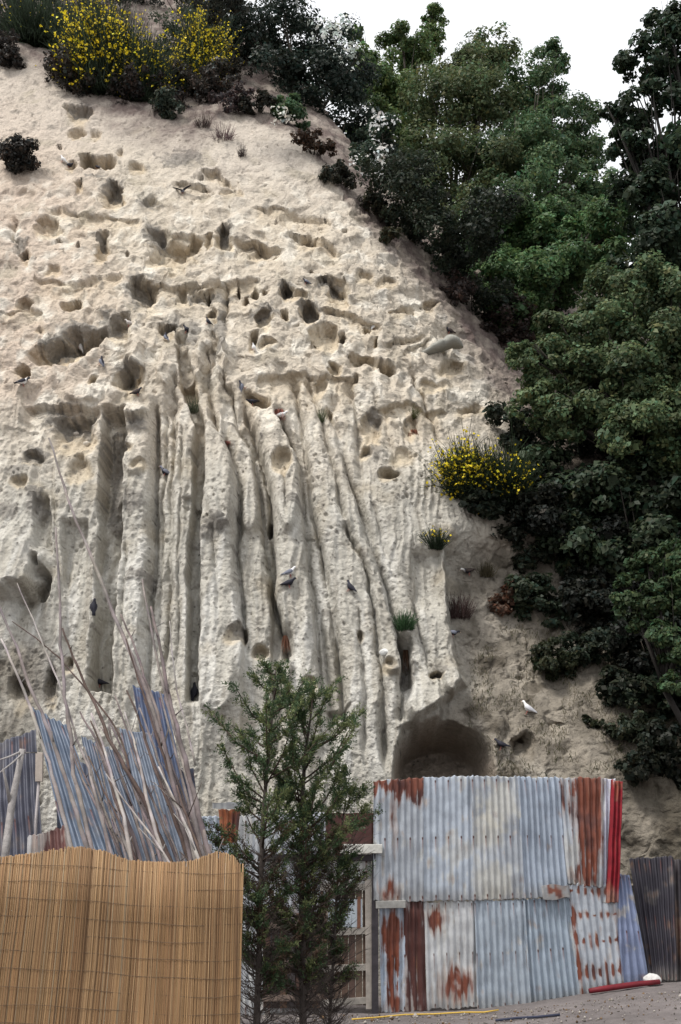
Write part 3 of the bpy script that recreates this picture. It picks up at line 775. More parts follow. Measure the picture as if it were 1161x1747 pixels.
def broom(label, base, stems, h, spread, seed, flowers=0, lean=(0, 0, 0), col=(0.03, 0.045, 0.026), name="broom_bush", fl=0.055, group=None, face=0.35, fcol=(0.82, 0.64, 0.025), cat="bush", rad=0.006, shaggy=False):
    """rush-like bush of thin arching green stems, yellow pea flowers towards their ends"""
    r = np.random.default_rng(seed)
    base = Vector(base)
    t = tag(empty(name, base), label, cat, group)
    K = 6
    ang = r.uniform(0, 2 * np.pi, stems)
    sp = spread * np.sqrt(r.uniform(0, 1, stems))
    hh = h * (r.uniform(0.25, 1.08, stems) if shaggy else r.uniform(0.55, 1.08, stems))
    root = np.stack([np.cos(ang), np.sin(ang) * 0.7, 0 * ang], 1) * (sp * (0.6 if shaggy else 0.35))[:, None]
    tip = np.stack([np.cos(ang) * sp, np.sin(ang) * sp * 0.8, hh * (1 - 0.35 * (sp / spread) ** 2)], 1) + np.array(lean) * (hh / h)[:, None] + (r.normal(0, 0.11 * h, (stems, 3)) if shaggy else 0)
    midp = root * 0.6 + tip * 0.4 + np.stack([0 * ang, 0 * ang, hh * 0.22], 1) + r.normal(0, 0.04 * h, (stems, 3))
    s = np.linspace(0, 1, K)[None, :, None]
    pts = (1 - s) ** 2 * root[:, None] + 2 * s * (1 - s) * midp[:, None] + s ** 2 * tip[:, None]
    pts = pts + np.cumsum(r.normal(0, (0.03 if shaggy else 0.012) * h, (stems, K, 3)), 1)
    pts = pts + np.array(base)
    side = r.normal(size=(stems, 1, 3)); side /= np.linalg.norm(side, axis=2, keepdims=True)
    wdt = (rad * np.linspace(1.6, 0.7, K))[None, :, None]
    V = np.stack([pts - side * wdt, pts + side * wdt], 2).reshape(-1, 3)
    idx = np.arange(stems * K * 2).reshape(stems, K, 2)
    F = np.stack([idx[:, :-1, 0], idx[:, :-1, 1], idx[:, 1:, 1], idx[:, 1:, 0]], -1).reshape(-1, 4)
    cc = np.asarray(col)[None] * np.exp(0.35 * r.normal(size=(stems, 1)))
    cc = np.repeat(cc, K * 2, 0)
    mesh_np("stems", V, F, np.clip(cc, 0.004, 1), M_LEAF, t, smooth=False)
    if flowers:
        wgt = r.random(stems) ** 2; wgt /= wgt.sum()
        k = r.choice(stems, flowers, p=wgt)
        q = r.uniform(0.5, 1.0, flowers)
        j = np.clip((q * (K - 1)).astype(int), 0, K - 2); f = (q * (K - 1) - j)[:, None]
        pos = pts[k, j] * (1 - f) + pts[k, j + 1] * f + r.normal(0, 0.018, (flowers, 3))
        nr = r.normal(size=(flowers, 3)) + np.array([0, -0.8, 0.3]); nr /= np.linalg.norm(nr, axis=1)[:, None]
        a = np.cross(nr, r.normal(size=(flowers, 3))); a /= np.linalg.norm(a, axis=1)[:, None]
        b = np.cross(nr, a)
        L = (fl * r.uniform(0.6, 1.3, flowers))[:, None]
        FV = np.stack([pos - a * L * .5, pos + b * L * .5 + nr * L * .25, pos + a * L * .5, pos - b * L * .5 + nr * L * .25], 1).reshape(-1, 3)
        fc = np.repeat(np.asarray(fcol)[None] * np.exp(0.15 * r.normal(size=(flowers, 1))), 4, 0)
        tag(mesh_np("blossom", FV, np.arange(4 * flowers).reshape(-1, 4), np.clip(fc, 0, .9), M_PETAL, t, smooth=False), kind='stuff')
    return t

BG = "yellow flowering broom on the cliff"
def pc(u, v, off=0.0):
    p, n = on_cliff(u, v)
    return p + Vector((0, -off, 0))
broom("big yellow broom bush spilling over the top left brow of the cliff", pc(180, 160), 3800, 2.6, 1.0, 31, 7000, (-0.3, -0.6, -0.1), group=BG, fl=.075, rad=.010, shaggy=True)
broom("yellow broom bush between the largest one and the bare earth gully", pc(243, 172), 2000, 2.0, 0.6, 32, 1100, (0.1, -0.4, -0.1), group=BG, fl=.075, rad=.010, shaggy=True)
broom("narrow arching yellow broom bush beside the dark evergreen shrubs", pc(338, 160), 2200, 2.8, 0.5, 33, 5200, (0.12, -0.4, 0), group=BG, fl=.075, rad=.010, shaggy=True)
broom("low dark broom with few flowers at the far top left corner", pc(60, 80), 2200, 1.6, 1.3, 34, 120, (0, -0.2, 0), group=BG, rad=.01, shaggy=True)
broom("dark broom with scattered yellow flowers beside the spreading tree, halfway up the right side", pc(852, 868, 0.1), 2600, 1.35, 0.62, 35, 620, (-0.15, -0.6, -0.45), group=BG, fl=0.05, shaggy=True)
broom("small broom thick with yellow flowers, left of the dark one halfway up the right", pc(795, 850, 0.05), 1600, 1.3, 0.42, 36, 1500, (-0.15, -0.5, -0.4), group=BG, fl=0.05, shaggy=True)
broom("small broom tuft with a few yellow flowers just above the hollow column", pc(742, 938, 0.03), 420, 0.38, 0.32, 37, 60, (-0.02, -0.12, 0), group=BG, fl=0.04, rad=0.004)

TG = "small bushes and tufts on the rock face"
def bush(label, u, v, rp, n, size, col, seed, name="small_bush", off=0.1, flat=0.8, cat="bush", grp=None):
    p, nn = on_cliff(u, v)
    r = 1.3 * rp / metre(p)
    t = tag(empty(name, p), label, cat, grp or TG)
    rd = np.random.default_rng(seed)
    cs = [tuple(p + Vector((rd.uniform(-.7, .7) * r, -off - rd.uniform(0, .4) * r, rd.uniform(-.35, .6) * r))) for _ in range(5)]
    V, F, C_ = leaf_cloud(cs, [r * rd.uniform(.45, .75) for _ in cs], n, size, col, seed, sub=9, squash=flat)
    mesh_np("foliage", V, F, C_, M_LEAF, t, smooth=False)
    mb = MB()
    for c in cs:
        mb.tube([p + Vector((0, 0.1, -0.1)), Vector(c)], [0.02, 0.008], 5, (0.06, 0.05, 0.04))
    mb.build("stems", M_BARK, t)
    return t
bush("white flowered green shrub hanging on the bare brow right of the broom", 482, 205, 27, 2600, 0.085, (0.06, 0.105, 0.05), 41)
sprinkle(bpy.data.objects["small_bush"], [(480, 200, on_cliff(482, 205)[0].y - 0.5, 24)], 60, 0.09, (0.7, 0.7, 0.64), 42)
bush("grey green round bush at the end of the earth gully below the broom", 283, 195, 26, 2200, 0.07, (0.045, 0.058, 0.042), 43)
bush("dull brown green scrub hanging under the narrow broom", 335, 165, 42, 4200, 0.075, (0.05, 0.045, 0.036), 44)
bush("dark dry bush at the left edge level with the boxy hollow", 18, 285, 36, 3200, 0.075, (0.035, 0.032, 0.028), 45)
bush("dark scrub in the upper left corner under the brow", 8, 110, 26, 1600, 0.08, (0.035, 0.03, 0.026), 46)
bush("greenish brown bush on the soil slope right of the cave", 958, 1140, 40, 3600, 0.06, (0.035, 0.042, 0.022), 47)
bush("rust brown dry bush at the head of the soil slope", 866, 1030, 28, 2200, 0.055, (0.11, 0.06, 0.04), 48)
bush("dark green ivy bush beneath the shaded trees", 930, 1040, 48, 4600, 0.065, (0.03, 0.042, 0.024), 49)
bush("ivy clump under the trees where the slope turns dark", 1010, 1110, 44, 3600, 0.065, (0.025, 0.035, 0.022), 50)
bush("low ivy patch on the slope above the red sheet", 1075, 1245, 34, 2600, 0.06, (0.03, 0.038, 0.022), 51)
bush("small dark tuft on the grassy slope below the greenish brown bush", 1008, 1238, 12, 500, 0.05, (0.03, 0.038, 0.02), 52)
bush("scrub in the shade at the lower right edge", 1130, 1200, 50, 4600, 0.07, (0.025, 0.035, 0.02), 53)
bush("low dark scrub hugging the slope just left of the ivy", 905, 960, 34, 2600, 0.06, (0.032, 0.04, 0.026), 54)
bush("dark bush in the shadow behind the flowering broom", 930, 900, 46, 3600, 0.07, (0.025, 0.036, 0.022), 55)
bush("dry purplish scrub along the cliff edge under the fresh green tree", 770, 510, 30, 1500, 0.07, (0.06, 0.045, 0.04), 56)
bush("small scrub tuft on the cliff edge left of the purplish scrub", 660, 410, 15, 600, 0.07, (0.06, 0.06, 0.035), 57)

UG = "dark undergrowth along the cliff edge and beneath the trees"
for k, (lab, u, v, rp, c) in enumerate([
    ("brown scrub right under the biggest yellow broom", 150, 150, 40, (0.04, 0.033, 0.026)),
    ("brown scrub under the broom beside the earth gully", 235, 150, 44, (0.045, 0.036, 0.03)),
    ("dark green scrub between the two clumps of yellow broom", 295, 90, 46, (0.035, 0.05, 0.03)),
    ("dark scrub on the skyline between the yellow brooms", 300, 20, 50, (0.03, 0.034, 0.028)),
    ("brownish scrub at the foot of the dark evergreen shrubs", 395, 130, 40, (0.04, 0.038, 0.03)),
    ("dark scrub left of the biggest broom at the top", 70, 55, 50, (0.028, 0.025, 0.022)),
    ("dark scrub touching the top left corner", 10, 40, 46, (0.022, 0.02, 0.018)),
    ("dark scrub above the biggest broom, at the top of the view", 150, 10, 60, (0.028, 0.028, 0.022)),
    ("rusty scrub below the dark shrubs where the brow turns down", 535, 262, 22, (0.06, 0.04, 0.028)),
    ("dark undergrowth on the edge under the white blossom", 592, 320, 26, (0.035, 0.036, 0.026)),
    ("dull green undergrowth just below the white blossom", 645, 375, 34, (0.038, 0.04, 0.026)),
    ("dark undergrowth where the edge runs straight down, upper clump", 700, 405, 44, (0.028, 0.036, 0.022)),
    ("dark undergrowth where the edge runs straight down, lower clump", 750, 455, 44, (0.024, 0.032, 0.02)),
    ("deep green undergrowth behind the fresh green tree", 700, 340, 60, (0.024, 0.033, 0.02)),
    ("black shaded undergrowth under the olive tinged tree", 780, 400, 70, (0.02, 0.028, 0.017)),
    ("dark undergrowth above the boulder under the leaves", 805, 530, 44, (0.025, 0.032, 0.02)),
    ("reddish dark undergrowth right of the boulder", 850, 575, 44, (0.035, 0.024, 0.02)),
    ("dark undergrowth behind the outstretched leafy branch", 905, 560, 60, (0.02, 0.022, 0.016)),
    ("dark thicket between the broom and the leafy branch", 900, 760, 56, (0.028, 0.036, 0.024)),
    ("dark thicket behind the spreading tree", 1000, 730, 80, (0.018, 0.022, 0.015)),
    ("shade blackened thicket right below the dark flowering broom", 890, 900, 46, (0.018, 0.02, 0.014)),
    ("shade blackened thicket in the shade at mid right", 975, 900, 80, (0.012, 0.014, 0.011)),  # thicket leaves coloured near black to paint in the deep shade
    ("shade blackened thicket under the low shaded tree", 1070, 960, 90, (0.012, 0.014, 0.011)),
    ("shade blackened thicket by the sapling at the right edge", 1140, 1060, 80, (0.012, 0.014, 0.011)),
    ("shade blackened thicket left of the sapling", 1030, 1050, 60, (0.014, 0.016, 0.012)),
    ("shade blackened thicket lowest in the shade at right", 1120, 1150, 70, (0.014, 0.016, 0.012)),
    ("shade blackened thicket at the right edge over the bare soil", 1165, 1220, 60, (0.014, 0.016, 0.012)),
    ("dark scrub on the top edge of the view right of the biggest broom", 235, -5, 50, (0.03, 0.032, 0.024)),
    ("dark scrub on the top edge of the view above the narrow broom", 375, 15, 44, (0.026, 0.03, 0.024)),
    ("dark green scrub under the yellow flowers of the right hand broom", 812, 868, 30, (0.026, 0.034, 0.022)),
    ("dark scrub filling the gap between the right hand broom and the thicket", 868, 880, 34, (0.022, 0.028, 0.019)),
    ("dark foliage hanging at the right edge over the black sheets", 1140, 1300, 46, (0.016, 0.02, 0.013)),
    ("dark straggling scrub on the slope below the shade blackened thicket", 1062, 1190, 40, (0.02, 0.026, 0.016)),
    ("low dark scrub on the slope right above the red sheet", 1095, 1310, 30, (0.022, 0.026, 0.017)),
    ("brown scrub hanging below the narrow broom", 345, 130, 44, (0.05, 0.045, 0.035)),
    ("purplish scrub on the brow below the dark shrubs", 395, 185, 26, (0.06, 0.045, 0.045)),
    ("dark scrub on the brow left of the white flowered shrub", 440, 190, 24, (0.035, 0.034, 0.026)),
    ("dark scrub at the head of the earth gully", 275, 145, 36, (0.05, 0.036, 0.034)),
    ("brown scrub spilling below the middle broom", 225, 172, 36, (0.042, 0.034, 0.03)),
    ("thin dark scrub below the round grey green bush", 300, 178, 30, (0.045, 0.038, 0.034)),
    ("scrub between the narrow broom and the purple brown tuft", 365, 165, 32, (0.05, 0.042, 0.036)),
    ("dark scrub under the left half of the biggest broom", 120, 132, 32, (0.036, 0.03, 0.026)),
    ("brown scrub at the left top edge below the corner", 5, 95, 30, (0.04, 0.034, 0.03)),
]):
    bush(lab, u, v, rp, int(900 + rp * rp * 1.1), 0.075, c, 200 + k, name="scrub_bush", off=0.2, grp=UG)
for k, (lab, u, v, n, h, s, c, dr) in enumerate([
    ("brown withered tuft high on the brow, left of the purple one", 345, 218, 160, 0.42, 0.28, (0.06, 0.04, 0.035), 0),
    ("purple brown spiky tuft high on the brow", 380, 240, 200, 0.42, 0.38, (0.085, 0.05, 0.055), 0),
    ("tiny dark tuft below the purple brown one", 413, 268, 100, 0.3, 0.16, (0.05, 0.035, 0.035), 0),
    ("rusty red hanging tuft above the white bird in mid face", 475, 700, 140, 0.12, 0.14, (0.20, 0.07, 0.05), -0.36),
    ("rusty red tuft at the head of the pale column", 386, 755, 140, 0.12, 0.14, (0.22, 0.08, 0.06), -0.22),
    ("red brown tuft in the pale face below the boulder", 704, 735, 150, 0.1, 0.13, (0.18, 0.07, 0.04), -0.36),
    ("green tuft topping the red brown one below the boulder", 706, 716, 120, 0.22, 0.16, (0.09, 0.10, 0.04), 0),
    ("thin red brown tuft beside the lower channel behind the cypress top", 488, 1085, 90, 0.06, 0.08, (0.17, 0.08, 0.05), -0.34),
    ("grey green sprig on the edge of a column in mid face", 330, 705, 120, 0.36, 0.14, (0.13, 0.15, 0.10), 0),
    ("grey green sprig in a hollow right of the rusty tuft", 549, 722, 90, 0.26, 0.12, (0.12, 0.14, 0.08), 0),
    ("bright green plant in the deep channel above the cave", 690, 1075, 420, 0.3, 0.22, (0.05, 0.10, 0.045), 0),
    ("brown dead stalks hanging under the bright green plant", 692, 1110, 80, 0.05, 0.08, (0.14, 0.08, 0.05), -0.42),
    ("dry purple brown tuft at the edge where columns meet soil", 785, 1055, 260, 0.42, 0.28, (0.07, 0.045, 0.042), 0),
    ("dry grass tuft by the bird on the soil slope", 828, 985, 160, 0.3, 0.2, (0.10, 0.085, 0.05), 0),
]):
    broom(lab, pc(u, v, 0.02), n, h, s, 60 + k, 0, (0, -0.12, dr), c, name="grass_tuft", cat="tuft", group=TG, rad=0.004, shaggy=True)
rd = random.Random(5)
for k in range(46):      # dry grass on the soil slope
    pass

# dry grass carpet of the soil slope (too many blades to count)
def grass_patch():
    V, F, C_ = [], [], []
    r = np.random.default_rng(77); n = 0
    for k in range(5200):
        u, v = r.uniform(800, 1161), r.uniform(1040, 1330)
        if v < 1330 - (u - 790) * 0.0 - 0 and v < 1060 + max(0, 860 - u) * 1.2: continue
        if perlin(np.array([u / 60.]), np.array([v / 45.]))[0] < -0.05: continue
        h, nn, i, d = BVH.ray_cast(CAMV, ray(u, v))
        if h is None: continue
        L = r.uniform(0.05, 0.16)
        d = Vector((r.normal(0, .45), -0.4 + r.normal(0, .2), 0.7)).normalized()
        s = Vector((1, r.normal(0, .4), 0)).normalized() * 0.004
        e = h + d * L + Vector((0, 0, -L * 0.25))
        mi = h + d * L * 0.55
        V += [tuple(h - s), tuple(h + s), tuple(mi + s), tuple(mi - s), tuple(e)]
        F += [(n, n + 1, n + 2, n + 3)]
        n += 5
        b = r.uniform(.6, 1.3)
        c = np.array([0.20, 0.175, 0.12]) * b if r.random() < .6 else np.array([0.07, 0.08, 0.035]) * b
        C_ += [c] * 5
    tag(mesh_np("dry_grass", V, F, np.array(C_), M_LEAF, smooth=False), "thin dry grass growing over the soil slope right of the cave", "grass", None, 'stuff')
grass_patch()

# ------------------------------------------------------------------ boulder in the face
def boulder():
    p, n = on_cliff(748, 596)
    s = 1 / metre(p)
    # outline stations from the lower left point to the upper right: (along, height, half thickness, rise)
    st = [(-36, 1, 3, -18), (-30, 7, 10, -16), (-16, 13, 17, -9), (-4, 15, 20, -2), (6, 16, 20, 4), (11, 16, 12, 8), (16, 19, 20, 12), (28, 16, 18, 11), (37, 8, 10, 4), (41, 2, 4, 0)]
    V, Fc = [], []
    K = 7
    for i, (a, hh, th, ri) in enumerate(st):
        for k in range(K):
            t = 2 * math.pi * k / K
            ca, sa = math.cos(t), math.sin(t)
            sq = 0.8
            x = a + (ri * 0.1); z = ri + math.copysign(abs(sa) ** sq, sa) * hh * (0.75 if sa > 0 else 0.62)
            y = -math.copysign(abs(ca) ** sq, ca) * th - 6
            if 0 < i < len(st) - 1 and i == 5 and ca > 0.2: y += 5
            V.append(p + Vector((x * s, y * s, z * s)))
    for i in range(len(st) - 1):
        for k in range(K):
            q = (k + 1) % K
            Fc.append((i * K + k, i * K + q, (i + 1) * K + q, (i + 1) * K + k))
    mb = MB()
    mb.add([tuple(v) for v in V], Fc + [tuple(range(K - 1, -1, -1)), tuple(range((len(st) - 1) * K, len(st) * K))], (0.27, 0.265, 0.235))
    o = mb.build("boulder", M_STONE)
    m = o.modifiers.new("sub", 'SUBSURF'); m.levels = 1; m.render_levels = 1; m.subdivision_type = 'CATMULL_CLARK'
    tx = bpy.data.textures.new("rock_lumps", 'CLOUDS'); tx.noise_scale = 0.14
    d = o.modifiers.new("lumps", 'DISPLACE'); d.texture = tx; d.strength = 0.09
    tag(o, "smooth grey boulder jutting from the pale rock near the upper right edge of the face", "boulder")
boulder()

# ------------------------------------------------------------------ pigeons
WHITE, DARK, GREY, BROWN = (0.72, 0.71, 0.70), (0.025, 0.025, 0.035), (0.16, 0.17, 0.21), (0.06, 0.045, 0.04)
def loft(mb, rings, c, K=10, cf=None):
    V = []; cols = []
    for (x, y, z, ry, rz) in rings:
        for k in range(K):
            t = 2 * math.pi * k / K
            V.append((x, y + math.cos(t) * ry, z + math.sin(t) * rz))
            cols.append(cf(x) if cf else c)
    F = []
    n = len(rings)
    for i in range(n - 1):
        for k in range(K):
            q = (k + 1) % K
            F.append((i * K + k, i * K + q, (i + 1) * K + q, (i + 1) * K + k))
    F += [tuple(range(K - 1, -1, -1)), tuple(range((n - 1) * K, n * K))]
    mb.add(V, F, np.array(cols))
_bird_cache = {}
def bird_meshes(body, wingc, headc, spread):
    key = (body, wingc, headc, spread)
    if key in _bird_cache: return _bird_cache[key]
    root = empty("pigeon", (0, 0, 0))
    def cf(x): return (0.55, 0.40, 0.30) if x > 0.15 else (headc if x > 0.07 else (wingc if x < -0.09 else body))
    mb = MB()
    loft(mb, [(-.185, 0, -.02, .034, .004), (-.12, 0, -.008, .034, .012), (-.07, 0, .004, .042, .03), (-.02, 0, .012, .058, .052), (.03, 0, .022, .062, .060),
              (.065, 0, .045, .048, .048), (.088, 0, .075, .031, .034), (.105, 0, .098, .026, .028), (.122, 0, .104, .024, .024), (.138, 0, .101, .014, .015), (.152, 0, .096, .006, .006), (.168, 0, .090, .002, .002)], body, 12, cf)
    parts = [mb.build("body", M_FEATHER, root)]
    for sgn in (-1, 1):
        w = MB()
        if spread:
            V = []; K = 7
            for i in range(K):
                s = i / (K - 1)
                y = sgn * (.04 + .27 * s); z = .05 + .16 * s - .05 * s * s
                xf = .06 - .02 * s - .06 * s * s; xb = -.06 - .03 * s + .04 * s ** 3
                for (xx, zz) in ((xf, z), (xb, z - .004), (xb, z - .010), (xf, z - .010)):
                    V.append((xx, y, zz))
            F = []
            for i in range(K - 1):
                for k in range(4):
                    q = (k + 1) % 4
                    F.append((i * 4 + k, i * 4 + q, i * 4 + 4 + q, i * 4 + 4 + k))
            F += [(3, 2, 1, 0), (K * 4 - 4, K * 4 - 3, K * 4 - 2, K * 4 - 1)]
            w.add(V, F, wingc)
        else:
            loft(w, [(.062, sgn * .040, .030, .006, .012), (.04, sgn * .056, .028, .012, .034), (-.01, sgn * .056, .020, .013, .042), (-.06, sgn * .044, .010, .010, .034), (-.11, sgn * .026, .002, .006, .018), (-.165, sgn * .012, -.006, .003, .006)], wingc, 8)
        parts.append(w.build("wing", M_FEATHER, root))
    for sgn in (-1, 1):
        l_ = MB()
        l_.tube([(.0, sgn * .022, -.03), (.012, sgn * .022, -.062), (.008, sgn * .022, -.092), (.035, sgn * .026, -.096)], [.008, .005, .004, .003], 5, (0.35, 0.12, 0.10))
        parts.append(l_.build("leg", M_FEATHER, root))
    _bird_cache[key] = [root, parts, False]
    return _bird_cache[key]

def pigeon(label, u, v, body, wingc=None, headc=None, yaw=0, pitch=0, spread=False, size=1.05, roll=0):
    rec = bird_meshes(body, wingc or body, headc or body, spread)
    p, n = on_cliff(u, v)
    if not rec[2]:
        rec[2] = True; root = rec[0]
    else:
        root = rec[0].copy(); COL.objects.link(root)
        for pt in rec[1]:
            c = pt.copy(); COL.objects.link(c); c.parent = root
    root.location = p + Vector((0, -0.055, 0.02))
    root.rotation_euler = (R(roll), R(-pitch), R(yaw))
    root.scale = (size * 0.76,) * 3
    tag(root, label, "pigeon", "pigeons perching on the cliff")

B = pigeon
B("white pigeon beside the small hollow left of the boxy niche", 108, 277, WHITE, yaw=200, pitch=25, size=1.15)
B("dark pigeon tucked behind the white one, left of the boxy niche", 119, 286, DARK, yaw=-30, pitch=-35)
B("dark pigeon standing inside the boxy niche near the top", 166, 288, DARK, GREY, yaw=150, pitch=25, size=0.95)
B("grey pigeon with wings raised high on the upper face", 311, 330, GREY, DARK, (0.3, 0.3, 0.33), yaw=80, pitch=10, spread=True, size=1.0)
B("white pigeon upright in the long slanting hollow", 137, 596, WHITE, yaw=190, pitch=55, size=1.1)
B("dark pigeon on the rim at the right end of the long slanting hollow", 173, 622, DARK, GREY, yaw=150, pitch=50, size=1.05)
B("black and white pigeon under a small hollow near the left edge", 40, 656, WHITE, DARK, DARK, yaw=10, pitch=5, size=1.2)
B("pale mottled pigeon on the ledge at the right of the slanting hollow", 221, 556, (0.5, 0.47, 0.44), (0.42, 0.38, 0.36), yaw=190, pitch=5, size=0.95)
B("dark pigeon low in the ochre hollow above the white lip", 234, 673, DARK, BROWN, yaw=15, pitch=15)
B("dark pigeon leaning down below the hollow right of mid left face", 283, 580, DARK, GREY, yaw=140, pitch=40, size=0.95)
B("dark pigeon, lower of the pair on top of the column head", 319, 567, DARK, yaw=190, pitch=15)
B("dark pigeon, upper of the pair by the column head", 355, 553, DARK, yaw=170, pitch=30, size=0.9)
B("white pigeon sitting small in the narrow slot in mid face", 433, 598, WHITE, yaw=230, pitch=30, size=0.85)
B("dark pigeon clinging upright on a column left of the rusty tuft", 413, 664, DARK, GREY, yaw=30, pitch=75, size=1.05)
B("dark pigeon just below the clinging one, tail to the right", 430, 690, DARK, yaw=190, pitch=-20, size=1.05)
B("white pigeon lying flat under the rusty hanging tuft", 480, 713, WHITE, yaw=5, pitch=0, size=1.1)
B("grey winged pigeon perched at the side of a narrow column on the left", 282, 810, DARK, GREY, (0.2, 0.2, 0.25), yaw=200, pitch=10, size=1.15)
B("black pigeon in the narrow shadow of the left columns", 160, 1040, DARK, yaw=120, pitch=60, size=1.15)
B("white pigeon, upper of the pair sitting together on a column", 494, 981, WHITE, GREY, yaw=10, pitch=10, size=1.1)
B("black pigeon, lower of the pair sitting together on a column", 493, 999, DARK, yaw=-10, pitch=0, size=1.1)
B("dark pigeon alone on a smooth column right of the pair", 597, 1006, DARK, yaw=150, pitch=30, size=1.1)
B("white bellied dark pigeon on the soil slope under the small broom", 798, 978, DARK, BROWN, WHITE, yaw=190, pitch=-25, size=1.1)
B("dark pigeon at the edge of the last column above the cave", 772, 1084, DARK, GREY, yaw=20, pitch=-20, size=1.0)
B("white pigeon out on the open soil slope right of the cave", 900, 1213, WHITE, (0.55, 0.55, 0.58), yaw=170, pitch=20, size=1.2)
B("black pigeon at the right rim of the cave", 854, 1274, DARK, yaw=170, pitch=5, size=1.05)
B("black pigeon hanging on the dark channel beside the pale foot of rock", 333, 1184, DARK, yaw=60, pitch=60, size=1.15)
B("black pigeon at the foot of the wide dark channel, lowest on the left", 172, 1168, DARK, yaw=180, pitch=0)
B("dark pigeon small on a shelf right of the upper row of hollows", 522, 485, DARK, GREY, yaw=190, pitch=10, size=0.85)
B("dark pigeon perched above the grey boulder", 766, 568, DARK, BROWN, yaw=190, pitch=10, size=1.05)
B("pale grey pigeon at a small hole below the cliff edge", 636, 562, (0.5, 0.49, 0.47), yaw=60, pitch=40, size=0.85)

def stone(label, u, v, rp, col, seed, name="stone", cat="stone", world=None, sq=0.75):
    p = world if world is not None else on_cliff(u, v)[0] + Vector((0, -0.02, 0))
    r = rp / metre(p)
    rd = np.random.default_rng(seed)
    import bmesh
    bm = bmesh.new(); bmesh.ops.create_icosphere(bm, subdivisions=3, radius=1)
    for vv in bm.verts:
        k = 1 + 0.22 * float(perlin(np.array([vv.co.x * 1.3 + seed]), np.array([vv.co.y * 1.3]), np.array([vv.co.z * 1.3]))[0])
        vv.co = Vector((vv.co.x * r * k, vv.co.y * r * 0.8 * k, vv.co.z * r * sq * k))
    me = bpy.data.meshes.new(name); bm.to_mesh(me); bm.free()
    c = np.ones((len(me.vertices), 4), np.float32); c[:, :3] = col
    me.color_attributes.new("col", 'FLOAT_COLOR', 'POINT').data.foreach_set("color", c.ravel())
    me.polygons.foreach_set("use_smooth", np.ones(len(me.polygons), bool))
    me.materials.append(M_STONE)
    o = link(name, me); o.location = p
    return tag(o, label, cat)
stone("pale pebble stuck in the left hollow, the larger of two", 148, 758, 6, (0.5, 0.46, 0.4), 1)
stone("pale small pebble above the larger one in the left hollow", 130, 741, 5, (0.42, 0.38, 0.33), 2)
stone("round white stone set in the rock beside the deep channel above the cave", 656, 1114, 9, (0.58, 0.58, 0.56), 3)

